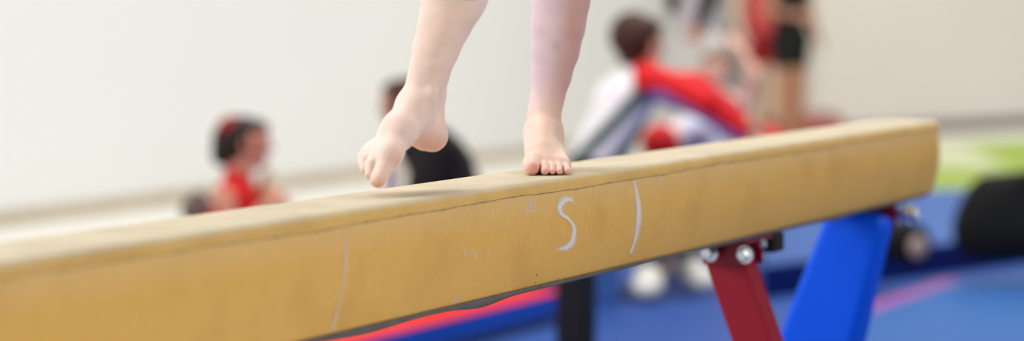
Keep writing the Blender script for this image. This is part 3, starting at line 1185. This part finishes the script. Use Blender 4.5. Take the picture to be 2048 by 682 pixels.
def figure(label, J, face, up=(0, 0, 1), s=1.0, skin=(0.72, 0.42, 0.30), vox=0.006, garments=(), hair=None, group=None, tints=None, head_s=1.0):
    """J: head neck chest pelvis sh_l sh_r el_l el_r wr_l wr_r hip_l hip_r kn_l kn_r an_l an_r (world) ; toe_l toe_r directions"""
    J = {k: np.array(v, float) for k, v in J.items()}
    base = (J['an_l'] + J['an_r']) / 2 * 0.3 + J['pelvis'] * 0.7
    root = empty('person', (base[0], base[1], 0.012), label, 'person', group)
    f, u = unit(face), unit(up)
    r_ = unit(np.cross(f, u))
    H = J['head']
    hs = (0.5 + 0.5 * s if s < 1 else s) * head_s
    seg = {}
    seg['head'] = [(H - f * 0.030 * hs + u * 0.025 * hs, H + f * 0.018 * hs + u * 0.02 * hs, 0.080 * hs, 0.072 * hs),
                   (H + f * 0.025 * hs - u * 0.01 * hs, H + f * 0.045 * hs - u * 0.075 * hs, 0.058 * hs, 0.030 * hs),
                   (H - f * 0.0 * hs - u * 0.04 * hs, H + f * 0.03 * hs - u * 0.06 * hs, 0.055 * hs, 0.042 * hs)]
    seg['nose'] = [(H + f * 0.082 * hs + u * 0.005 * hs, H + f * 0.100 * hs - u * 0.022 * hs, 0.008 * hs, 0.011 * hs)]
    seg['ears'] = [(H + r_ * q * 0.075 * hs + u * 0.01 * hs, H + r_ * q * 0.076 * hs - u * 0.02 * hs, 0.013 * hs, 0.010 * hs) for q in (-1, 1)]
    seg['neck'] = [(H - u * 0.05 * hs - f * 0.01, J['neck'], 0.047 * hs, 0.052 * hs)]
    seg['torso'] = [(J['sh_l'] * 0.85 + J['sh_r'] * 0.15, J['sh_r'] * 0.85 + J['sh_l'] * 0.15, 0.058 * s, 0.058 * s),
                    (J['neck'], J['chest'], 0.060 * s, 0.095 * s),
                    (J['chest'] + (J['sh_l'] - J['chest']) * 0.30, J['hip_l'] * 0.55 + J['pelvis'] * 0.45, 0.088 * s, 0.085 * s),
                    (J['chest'] + (J['sh_r'] - J['chest']) * 0.30, J['hip_r'] * 0.55 + J['pelvis'] * 0.45, 0.088 * s, 0.085 * s)]
    seg['hips'] = [(J['hip_l'], J['hip_r'], 0.095 * s, 0.095 * s)]
    for q in 'lr':
        seg['upper_arm_' + q] = [(J['sh_' + q], J['el_' + q], 0.052 * s, 0.040 * s)]
        seg['forearm_' + q] = [(J['el_' + q], J['wr_' + q], 0.040 * s, 0.026 * s)]
        seg['thigh_' + q] = [(J['hip_' + q], J['kn_' + q], 0.088 * s, 0.056 * s)]
        m_ = J['kn_' + q] * 0.65 + J['an_' + q] * 0.35
        seg['shin_' + q] = [(J['kn_' + q], m_, 0.054 * s, 0.055 * s), (m_, J['an_' + q], 0.055 * s, 0.036 * s)]
        t = unit(J['toe_' + q])
        A = J['an_' + q]
        dn = np.array([0, 0, -1.0])
        dn = unit(dn - t * (dn @ t)) if abs(t[2]) < 0.9 else unit(np.cross(t, r_))
        sd = np.cross(t, dn)
        seg['foot_' + q] = [(A + dn * 0.035 * s - t * 0.03 * s, A + dn * 0.050 * s + t * 0.10 * s, 0.033 * s, 0.024 * s),
                            (A, A + dn * 0.042 * s + t * 0.11 * s, 0.036 * s, 0.024 * s),
                            (A + dn * 0.045 * s + t * 0.08 * s + sd * 0.02 * s, A + dn * 0.052 * s + t * 0.14 * s + sd * 0.018 * s, 0.024 * s, 0.015 * s),
                            (A + dn * 0.045 * s + t * 0.08 * s - sd * 0.02 * s, A + dn * 0.052 * s + t * 0.14 * s - sd * 0.018 * s, 0.024 * s, 0.015 * s)]
    R = Sdf(vox)
    order = ['head', 'neck', 'torso', 'hips']
    order += [a + b_ for b_ in 'lr' for a in ('upper_arm_', 'forearm_', 'thigh_', 'shin_', 'foot_')]
    for k in order:
        for a, b_, ra, rb in seg[k]:
            R.add(a, b_, ra, rb, 0.02 * s)
    for k in ('nose', 'ears'):
        for a, b_, ra, rb in seg[k]:
            R.add(a, b_, ra, rb, 0.006)
    for q in 'lr':
        hd = unit(J['wr_' + q] - J['el_' + q]) if 'hd_' + q not in J else unit(J['hd_' + q])
        hand(R, J['wr_' + q], hd, r_ * (1 if q == 'l' else -1) + f * 0.6 + u * 0.2, s * 1.02, 0.45)
    sk = np.array(skin)

    def tint(P):
        c = np.tile(sk, (len(P), 1))
        cheek = np.exp(-((P - (H + f * 0.07 * hs - u * 0.02 * hs)) ** 2).sum(1) / (0.05 * hs) ** 2)[:, None]
        return np.clip(c * (1 - 0.2 * cheek) + np.array([0.75, 0.28, 0.2]) * 0.2 * cheek, 0, 1)
    R.build('body', mat('far_skin', (0, 0, 0), 0.5, 0.03, 20, attr=True, spec=0.3), root, tint=tint)
    for q in (-1, 1):
        b2 = bmesh.new()
        bmesh.ops.create_uvsphere(b2, u_segments=12, v_segments=8, radius=0.012 * hs)
        for v in b2.verts:
            v.co = Vector(H + f * 0.074 * hs + r_ * q * 0.031 * hs + u * 0.008 * hs) + v.co
        from_bm('eye', b2, mat('dark_eye', (0.03, 0.02, 0.015), 0.2), root, True)
    b2 = bmesh.new()
    add_tube(b2, [H + f * (0.082 - 0.006 * abs(q)) * hs + r_ * q * 0.018 * hs - u * 0.048 * hs for q in (-1, -0.5, 0, 0.5, 1)], [0.002, 0.005, 0.006, 0.005, 0.002], 8)
    from_bm('mouth', b2, M_LIP, root, True)
    for gname, names, infl, gm, gt in garments:
        Gs = Sdf(vox)
        for nm in names:
            if isinstance(nm, tuple):
                nm, fr = nm
            else:
                fr = 1.0
            for a, b_, ra, rb in seg[nm]:
                bb = a + (b_ - a) * fr
                Gs.add(a, bb, ra + infl, ra + (rb - ra) * fr + infl, 0.02)
        Gs.build(gname, gm, root, tint=gt)
    if hair is not None:
        hm, extra = hair
        Hs = Sdf(vox)
        Hs.add(H - f * 0.034 * hs + u * 0.028 * hs, H + f * 0.020 * hs + u * 0.030 * hs, 0.090 * hs, 0.080 * hs, 0.01)
        Hs.add(H - f * 0.035 * hs, H - f * 0.03 * hs - u * 0.045 * hs, 0.078 * hs, 0.055 * hs, 0.02)

        def hcut(G, X, Y, Z):
            fw = (X - H[0]) * f[0] + (Y - H[1]) * f[1] + (Z - H[2]) * f[2]
            uw = (X - H[0]) * u[0] + (Y - H[1]) * u[1] + (Z - H[2]) * u[2]
            return np.maximum(G, np.minimum(fw - 0.022 * hs, 0.060 * hs - uw))
        Hs.build('hair', hm, root, cut=hcut)
        for nm, a, b_, ra, rb, mm in extra:
            E_ = Sdf(vox)
            E_.add(a, b_, ra, rb)
            E_.build(nm, mm, root)
    return root


HAIR_BLACK = mat('dark_brown_hair', (0.018, 0.010, 0.006), 0.5, 0.3, 60)
HAIR_BROWN = mat('chestnut_hair', (0.055, 0.020, 0.012), 0.55, 0.3, 60)
HAIR_LIGHT = mat('light_brown_hair', (0.20, 0.10, 0.05), 0.55, 0.3, 60)
RED_FAB = mat('red_fabric', (0.60, 0.012, 0.015), 0.6, 0.08, 12)
BLACK_FAB = mat('black_fabric', (0.008, 0.008, 0.009), 0.75, 0.1, 12)
TINTED = mat('sports_fabric', (0, 0, 0), 0.65, 0.04, 12, attr=True)
WHITE_SHOE = mat('white_trainer', (0.78, 0.77, 0.68), 0.6, 0.04, 20)


# 1. girl with a bun, sitting at the left, knees up, seen in profile
def P1(px, py, dD=0.0):
    return pp(px, py, 10.0 + dD)


d1 = 10.0
J = dict(head=P1(498, 287), neck=P1(474, 350), chest=P1(478, 400), pelvis=np.array([-1.24, d1, 0.12]),
         sh_l=P1(478, 378, 0.13), sh_r=P1(448, 395, -0.12), el_l=P1(515, 440, 0.12), el_r=P1(470, 470, -0.14),
         wr_l=P1(522, 385, 0.05), wr_r=P1(540, 425, -0.10), hd_l=np.array([0.02, -0.02, 0.1]), hd_r=np.array([0.1, 0.02, 0.03]),
         hip_l=np.array([-1.22, d1 + 0.07, 0.11]), hip_r=np.array([-1.22, d1 - 0.07, 0.11]),
         kn_l=P1(542, 398, 0.08), kn_r=P1(552, 405, -0.10), an_l=np.array([-0.87, d1 + 0.08, 0.075]), an_r=np.array([-0.85, d1 - 0.09, 0.075]),
         toe_l=np.array([1, 0, 0]), toe_r=np.array([1, 0, 0]))
hH = J['head']
figure('girl in red leotard with dark bun and red scrunchie, sitting in profile', J, (1, -0.18, -0.05), s=0.80, head_s=1.08,
       skin=(0.60, 0.26, 0.18), vox=0.006,
       garments=[('leotard', ['torso', 'hips'], 0.008, RED_FAB, None), ('collar', [('neck', 1.0)], 0.004, RED_FAB, None)][:1],
       hair=(HAIR_BLACK, [('hair_bun', hH + [-0.100, 0, 0.030], hH + [-0.105, 0, -0.045], 0.052, 0.052, HAIR_BLACK),
                          ('scrunchie', hH + [-0.070, -0.03, 0.085], hH + [-0.095, -0.03, 0.070], 0.034, 0.034, mat('dark_red_velvet', (0.30, 0.02, 0.02), 0.8))]))

# small dark bag behind her
M_BAG = mat('brown_black_nylon', (0.13, 0.09, 0.08), 0.7, 0.1, 20)
bp_ = pp(398, 400, 10.35)


def sports_bag(label, c, w, d, h, m, m2, group=None):
    t = empty('sports_bag', (c[0], c[1], c[2]), label, 'bag', group)
    Bq = Sdf(0.008)
    r = min(w, d, h) * 0.42
    for zz in (r, h - r * 0.75):
        ww = w / 2 - r
        for yy in (-1, 1):
            Bq.add(np.array(c) + [-ww, yy * (d / 2 - r), zz], np.array(c) + [ww * (1 if zz == r else 0.85), yy * (d / 2 - r), zz], r, r if zz == r else r * 0.8, 0.06)
    Bq.add(np.array(c) + [-w / 2 + r, 0, h / 2], np.array(c) + [w / 2 - r, 0, h / 2], r, r, 0.08)
    Bq.build('bag_body', m, t)
    for q in (-1, 1):
        bm = bmesh.new()
        pts = [np.array(c) + [q * 0.1 * w + math.cos(a) * w * 0.26, -d * 0.18 * q, h * 0.86 + math.sin(a) * h * 0.22] for a in np.linspace(0, math.pi, 14)]
        add_tube(bm, pts, 0.010, 8)
        from_bm('handle', bm, m2, t, True)
    bm = bmesh.new()
    add_tube(bm, [np.array(c) + [x * w * 0.36, 0, h * 1.0 - 0.012 * abs(x)] for x in np.linspace(-1, 1, 9)], 0.006, 6)
    from_bm('zip', bm, M_STEEL, t, True)
    return t


sports_bag('small dark brown bag on the floor behind the seated girl in profile', (bp_[0] - 0.0, bp_[1], 0.012), 0.13, 0.14, 0.36, M_BAG, M_BAG)

# 2. person in a black jacket sitting behind the lifted foot
D2 = 9.6


def P2(px, py, dD=0.0):
    return pp(px, py, D2 + dD)


J = dict(head=P2(806, 212), neck=P2(832, 276), chest=P2(886, 340), pelvis=np.array([-0.10, D2, 0.15]),
         sh_l=P2(872, 298, -0.17), sh_r=P2(872, 298, 0.17), el_l=P2(838, 425, -0.20), el_r=P2(835, 425, 0.20),
         wr_l=P2(780, 450, -0.10), wr_r=P2(780, 450, 0.10), hip_l=np.array([-0.10, D2 - 0.1, 0.15]), hip_r=np.array([-0.10, D2 + 0.1, 0.15]),
         kn_l=np.array([-0.52, D2 - 0.22, 0.27]), kn_r=np.array([-0.52, D2 + 0.22, 0.27]), an_l=np.array([-0.60, D2 - 0.02, 0.085]), an_r=np.array([-0.58, D2 + 0.14, 0.085]),
         toe_l=np.array([-0.8, 0.5, 0]), toe_r=np.array([-0.8, -0.5, 0]))
J['hd_l'] = np.array([-1, 0.2, -0.3])
J['hd_r'] = np.array([-1, -0.2, -0.3])
limbs = ['torso', 'hips'] + [a + b_ for a in ('upper_arm_', 'forearm_') for b_ in 'lr']
lo_limbs = ['hips'] + [a + b_ for a in ('thigh_', 'shin_') for b_ in 'lr']
p2 = figure('dark-haired person in a black jacket sitting behind the raised foot', J, (-0.9, 0.42, -0.05), s=0.98, skin=(0.45, 0.22, 0.15),
            garments=[('jacket', limbs, 0.034, BLACK_FAB, None), ('trousers', lo_limbs, 0.014, BLACK_FAB, None)],
            hair=(HAIR_BROWN, []))
LIL = mat('lilac_towel', (0.24, 0.18, 0.34), 0.8, 0.05, 20)
tw = Sdf(0.008)
tq = P2(786, 352, -0.32)
tw.add(tq + [0.0, 0, 0.0], tq + [-0.02, 0, -0.19], 0.022, 0.03, 0.01)
tw.add(tq + [-0.02, 0, -0.19], tq + [-0.01, 0.05, -0.27], 0.03, 0.04, 0.02)
tw.add(tq + [-0.01, 0.05, -0.27], (tq[0] + 0.0, tq[1] + 0.08, 0.06), 0.045, 0.06, 0.02)
tag(tw.build('cloth_bundle', LIL), 'lilac cloth bundle standing in front of the person in the black jacket', 'cloth')

# 3. coach in a white and red jacket, sitting on a foam block, leaning right
D3 = 10.0


def P3(px, py, dD=0.0):
    return pp(px, py, D3 + dD)


J = dict(head=P3(1280, 88), neck=P3(1278, 150), chest=P3(1240, 210), pelvis=P3(1168, 345),
         sh_l=P3(1262, 168, 0.17), sh_r=P3(1302, 163, -0.17), el_l=P3(1392, 175, 0.18), el_r=P3(1405, 205, -0.19),
         wr_l=P3(1480, 250, 0.16), wr_r=P3(1484, 268, -0.14), hip_l=P3(1180, 365, 0.1), hip_r=P3(1180, 365, -0.1),
         kn_l=P3(1365, 385, 0.13), kn_r=P3(1330, 395, -0.13), an_l=np.array([0.735, 10.10, 0.122]), an_r=np.array([0.56, 9.86, 0.122]),
         toe_l=np.array([0.45, -0.9, 0]), toe_r=np.array([-0.15, -1.0, 0]))
J['hd_l'] = np.array([1, 0, -0.5])
J['hd_r'] = np.array([1, 0, -0.5])
shr = J['sh_r']


def jacket_tint(P):
    px = 1024 + F * P[:, 0] / P[:, 1]
    c = np.tile(np.array([0.88, 0.87, 0.89]), (len(P), 1))
    a, b_ = J['neck'], J['pelvis']
    ax = unit((b_ - a) * np.array([1, 0, 1]))
    pr = np.array([-ax[2], 0, ax[0]])            # across the back, in the plane of the body
    if pr[0] < 0:
        pr = -pr
    off = (P - a) @ pr
    alo = (P - a) @ ax
    body = alo > 0.02

    def put(mask, col):
        c[mask] = col

    def line_off(A1, A2):
        d = unit((A2 - A1) * np.array([1, 0, 1]))
        n_ = np.array([-d[2], 0, d[0]])
        return (P - A1) @ (n_ if n_[0] > 0 else -n_)

    def seg_d(A1, A2):
        ba = A2 - A1
        h = np.clip(((P - A1) @ ba) / (ba @ ba), 0, 1)
        return np.linalg.norm(P - A1 - h[:, None] * ba, axis=1)
    s1 = line_off(P3(1302, 160), P3(1168, 300))
    s2 = line_off(P3(1326, 190), P3(1226, 305))
    put(s1 > 0.02, (0.76, 0.75, 0.82))
    put(np.abs(s1) < 0.025, (0.01, 0.06, 0.045))
    put(s2 > -0.008, (0.15, 0.20, 0.21))
    put(alo > 0.43, (0.02, 0.03, 0.03))
    # sleeves: red above, lilac stripe below
    for q in 'lr':
        arm = unit((J['wr_' + q] - J['sh_' + q]) * np.array([1, 0, 1]))
        an = np.array([-arm[2], 0, arm[0]])
        if an[2] < 0:
            an = -an
        ao = (P - J['sh_' + q]) @ an
        al = (P - J['sh_' + q]) @ arm
        near = (np.minimum(seg_d(J['sh_' + q], J['el_' + q]), seg_d(J['el_' + q], J['wr_' + q])) < 0.079) & (al > 0.015)
        put(near, (0.30, 0.21, 0.50))
        put(near & (ao > -0.008), (0.66, 0.008, 0.012))
    put((P[:, 2] > J['neck'][2] - 0.050) & (P[:, 0] > P3(1262, 0)[0]), (0.66, 0.008, 0.012))
    return c


figure('coach with brown hair in white jacket with red sleeves and green stripe, leaning right', J, (0.80, 0.58, -0.15), up=(0.06, 0, 1), s=1.0, head_s=1.12,
       skin=(0.70, 0.40, 0.28), vox=0.006,
       garments=[('jacket', ['torso', 'upper_arm_l', 'upper_arm_r', ('forearm_l', 0.92), ('forearm_r', 0.92)], 0.022, TINTED, jacket_tint),
                 ('trousers', lo_limbs, 0.016, BLACK_FAB, None),
                 ('shoe', ['foot_l'], 0.020, WHITE_SHOE, None), ('shoe', ['foot_r'], 0.020, WHITE_SHOE, None)],
       hair=(HAIR_BROWN, []))

fbx = P3(1185, 400)
blk = mat_pad('foam_block', 'blue foam block that the coach in the white jacket sits on', 'foam block',
              [(fbx[0] - 0.30, 9.72), (fbx[0] + 0.10, 9.72), (fbx[0] + 0.10, 10.28), (fbx[0] - 0.30, 10.28)], 0.012, 0.355, M_BLUE_MAT, M_BLUE_MAT)

# 4. child leaning under the coach's arms
D4 = 10.55


def P4(px, py, dD=0.0):
    return pp(px, py, D4 + dD)


def shirt4(P):
    c = np.tile(np.array([0.62, 0.66, 0.86]), (len(P), 1))
    c[P[:, 0] < P4(1368, 0)[0]] = (0.82, 0.76, 0.78)
    return c


J = dict(head=P4(1440, 232), neck=P4(1415, 250), chest=P4(1385, 268), pelvis=P4(1330, 285),
         sh_l=P4(1405, 252, 0.12), sh_r=P4(1410, 264, -0.13), el_l=P4(1460, 325, 0.14), el_r=P4(1450, 335, -0.15),
         wr_l=P4(1500, 370, 0.12), wr_r=P4(1495, 385, -0.12), hip_l=P4(1322, 288, 0.07), hip_r=P4(1322, 288, -0.07),
         an_l=np.array([0.64, D4 + 0.10, 0.075]), an_r=np.array([0.66, D4 - 0.08, 0.075]),
         toe_l=np.array([1, -0.1, 0]), toe_r=np.array([1, -0.1, 0]))
J['kn_l'] = np.array([0.69, D4 + 0.09, 0.34])
J['kn_r'] = np.array([0.71, D4 - 0.08, 0.34])
figure('dark-haired child in pale blue top and red shorts bending under the coach\'s arms', J, (0.9, -0.2, -0.5), up=(0.45, 0, 0.9), s=0.72, skin=(0.74, 0.45, 0.33),
       garments=[('top', ['torso', ('upper_arm_l', 0.6), ('upper_arm_r', 0.6)], 0.012, TINTED, shirt4),
                 ('shorts', ['hips', ('thigh_l', 0.75), ('thigh_r', 0.75)], 0.018, RED_FAB, None)],
       hair=(HAIR_BLACK, []))

# 5. fair child facing the lens above the coach's sleeves
D5 = 12.0


def P5(px, py, dD=0.0):
    return pp(px, py, D5 + dD)


J = dict(head=P5(1433, 140), neck=P5(1438, 192), chest=P5(1440, 235), pelvis=P5(1440, 340),
         sh_l=P5(1488, 208), sh_r=P5(1396, 208), el_l=P5(1510, 150, -0.06), el_r=P5(1392, 270),
         wr_l=P5(1478, 95, -0.03), wr_r=P5(1410, 320, -0.15), hip_l=P5(1460, 350), hip_r=P5(1420, 350),
         kn_l=P5(1470, 372, -0.36), kn_r=P5(1410, 372, -0.36), an_l=np.array([1.13, 11.70, 0.09]), an_r=np.array([0.95, 11.68, 0.09]),
         toe_l=np.array([0, -1, 0]), toe_r=np.array([0, -1, 0]))
J['hd_l'] = np.array([-0.6, 0, 0.6])
figure('fair-skinned child facing the camera with one arm raised beside the face, behind the red sleeves', J, (-0.1, -1, 0.0), s=0.78, skin=(0.80, 0.46, 0.36),
       garments=[('leotard', ['torso', 'hips'], 0.008, mat('pale_pink_lycra', (0.74, 0.46, 0.42), 0.5, 0.05, 10), None)],
       hair=(HAIR_LIGHT, []))
b5 = J['pelvis']
mat_pad('foam_block', 'pale foam block under the child who raises one arm', 'foam block',
        [(b5[0] - 0.22, 11.86), (b5[0] + 0.14, 11.86), (b5[0] + 0.14, 12.3), (b5[0] - 0.22, 12.3)], 0.012, max(0.1, b5[2] - 0.112), M_FLOOR, M_FLOOR)


# 6-8. standing people farther back
def standing(label, px, D, s, legs_m, top_m, skin, face, hair, arm_low=False, sleeves=False, long_trousers=False, gap=0.06, hand_dx=0.0, short_len=0.45, group=None, extra=None):
    X = (px - 1024) / F * D
    f = unit(face)
    r_ = unit(np.cross(f, (0, 0, 1)))
    k = s

    def q(a, b_, c):
        return np.array([X, D, 0]) + r_ * a * k + f * b_ * k + np.array([0, 0, c * k])
    J = dict(head=q(0, 0.01, 1.63), neck=q(0, 0, 1.48), chest=q(0, 0.01, 1.32), pelvis=q(0, 0, 0.99),
             sh_l=q(-0.17, 0, 1.42), sh_r=q(0.17, 0, 1.42), el_l=q(-0.23, -0.01, 1.15), el_r=q(0.23, -0.01, 1.15),
             wr_l=q(-0.22, 0.10, 0.95), wr_r=q(0.22, 0.10, 0.95), hip_l=q(-0.085, 0, 0.93), hip_r=q(0.085, 0, 0.93),
             kn_l=q(-gap - 0.03, 0.02, 0.50), kn_r=q(gap + 0.03, 0.02, 0.50), an_l=q(-gap - 0.02, -0.02, 0.085), an_r=q(gap + 0.02, -0.02, 0.085),
             toe_l=f + r_ * -0.2, toe_r=f + r_ * 0.2)
    if extra:
        for kk, vv in extra.items():
            J[kk] = q(*vv)
    g = [('shorts' if not long_trousers else 'trousers',
          ['hips'] + ([(a + b_, short_len) for a in ('thigh_',) for b_ in 'lr'] if not long_trousers else [a + b_ for a in ('thigh_', 'shin_') for b_ in 'lr']), 0.014, legs_m, None),
         ('jacket' if sleeves else 'leotard', ['torso'], 0.012, top_m, None)]
    if sleeves:
        g.append(('sleeve', ['upper_arm_l', 'forearm_l'], 0.014, BLACK_FAB, None))
        g.append(('sleeve', ['upper_arm_r', 'forearm_r'], 0.014, BLACK_FAB, None))
    return figure(label, J, face, s=s, skin=skin, vox=0.008, garments=g, hair=(hair, []))


standing('standing person with black sleeves and pale grey trousers behind the fair child', 1398, 15.5, 0.98,
         mat('pale_grey_fabric', (0.60, 0.58, 0.56), 0.8, 0.05, 10), mat('grey_lilac_fabric', (0.5, 0.46, 0.50), 0.8, 0.05, 10), (0.55, 0.24, 0.14), (-0.7, -0.7, 0), HAIR_BLACK, sleeves=True, long_trousers=True,
         extra=dict(el_r=(0.16, 0.06, 1.20), wr_r=(0.10, 0.16, 1.30), sh_l=(-0.15, 0, 1.42), el_l=(-0.13, 0.06, 1.24), wr_l=(-0.11, 0.12, 1.09)))
standing('standing girl in red top and dark red shorts, left of the girl in black shorts', 1524, 19.0, 0.98,
         mat('dark_red_fabric', (0.33, 0.008, 0.012), 0.6, 0.05, 10), mat('coral_red_lycra', (0.62, 0.09, 0.09), 0.5, 0.05, 10), (0.72, 0.52, 0.40), (0.3, -0.95, 0), HAIR_BROWN, gap=0.045, short_len=0.38)
standing('standing girl in black shorts with tanned legs, rightmost of the standing people', 1580, 18.2, 0.98,
         BLACK_FAB, BLACK_FAB, (0.42, 0.20, 0.13), (0.7, -0.7, 0), HAIR_BLACK, gap=0.04, short_len=0.36,
         extra=dict(el_r=(0.24, -0.02, 1.16), wr_r=(0.10, 0.13, 1.12)))

# red kit by the foot of the wall and beside the coach
rb = pp(1528, 252, 14.3)
sports_bag('bright red bag beyond the coach, just above the beam edge', (rb[0], rb[1], 0.0), 0.27, 0.22, 0.47, mat('red_nylon', (0.75, 0.06, 0.04), 0.6, 0.05, 10), M_RUB)
rb = pp(1640, 232, 19.4)
sports_bag('dull red bag at the foot of the partition wall', (rb[0], rb[1], 0.0), 0.42, 0.26, 0.28, mat('dull_red_nylon', (0.38, 0.12, 0.11), 0.7, 0.05, 10), M_RUB)

# black bags on the right
M_BLK = mat('black_nylon', (0.006, 0.006, 0.006), 0.85, 0.2, 10)
bq = flr(2040, 530, 0.15)
big = empty('holdall', (bq[0], bq[1], 0.15), 'large rounded black bag on the blue mat at the right edge', 'bag')
Bq = Sdf(0.01)
x0, y0, z0 = bq[0], bq[1] + 0.18, 0.15
z_t = lambda py: CAM_H - (py - HZ) / F * y0
Bq.add((x0 - 0.14, y0, z0 + 0.09), (x0 + 0.3, y0, z0 + 0.09), 0.09, 0.09, 0.08)
Bq.add((x0 - 0.12, y0, z0 + 0.18), (x0 + 0.3, y0 + 0.02, z0 + 0.17), 0.10, 0.12, 0.1)
Bq.add((x0 - 0.085, y0, z0 + 0.27), (x0 + 0.22, y0 + 0.02, z0 + 0.285), 0.085, 0.10, 0.08)
Bq.build('bag_body', M_BLK, big)
for q in (-1, 1):
    bm = bmesh.new()
    add_tube(bm, [(x0 + 0.10 + math.cos(a) * 0.12, y0 + q * 0.08, z0 + 0.29 + math.sin(a) * 0.07) for a in np.linspace(0, math.pi, 12)], 0.011, 8)
    from_bm('handle', bm, M_RUB, big, True)
bm = bmesh.new()
add_tube(bm, [(x0 - 0.05 + q * 0.3, y0 - 0.095, z0 + 0.22) for q in np.linspace(0, 1, 6)], 0.005, 6)
from_bm('zip', bm, M_STEEL, big, True)

bs = flr(1835, 530, 0.15)
rollb = empty('barrel_bag', (bs[0], bs[1], 0.15), 'small black barrel bag with a beige end patch beyond the padded blue leg', 'bag')
rr = 0.085
ax = unit(np.array([-0.55, 1.0, 0]))
cc = np.array([bs[0], bs[1], 0.15 + rr])
bm = bmesh.new()
add_tube(bm, [cc, cc + ax * 0.012, cc + ax * 0.04, cc + ax * 0.30, cc + ax * 0.33, cc + ax * 0.34], [rr * 0.8, rr * 0.95, rr, rr, rr * 0.94, rr * 0.8], 28)
from_bm('bag_body', bm, M_BLK, rollb, True)
bm = bmesh.new()
add_tube(bm, [cc - ax * 0.010 + np.array([0.0, 0, -0.012]), cc + ax * 0.002 + np.array([0.0, 0, -0.012])], [rr * 0.5, rr * 0.55], 24)
from_bm('end_patch', bm, mat('beige_patch', (0.42, 0.33, 0.28), 0.7), rollb, True)
bm = bmesh.new()
add_tube(bm, [cc + ax * (0.17 + 0.10 * math.cos(a)) + np.array([0, 0, rr * 0.9 + 0.07 * math.sin(a)]) for a in np.linspace(0, math.pi, 12)], 0.010, 8)
from_bm('handle', bm, M_RUB, rollb, True)
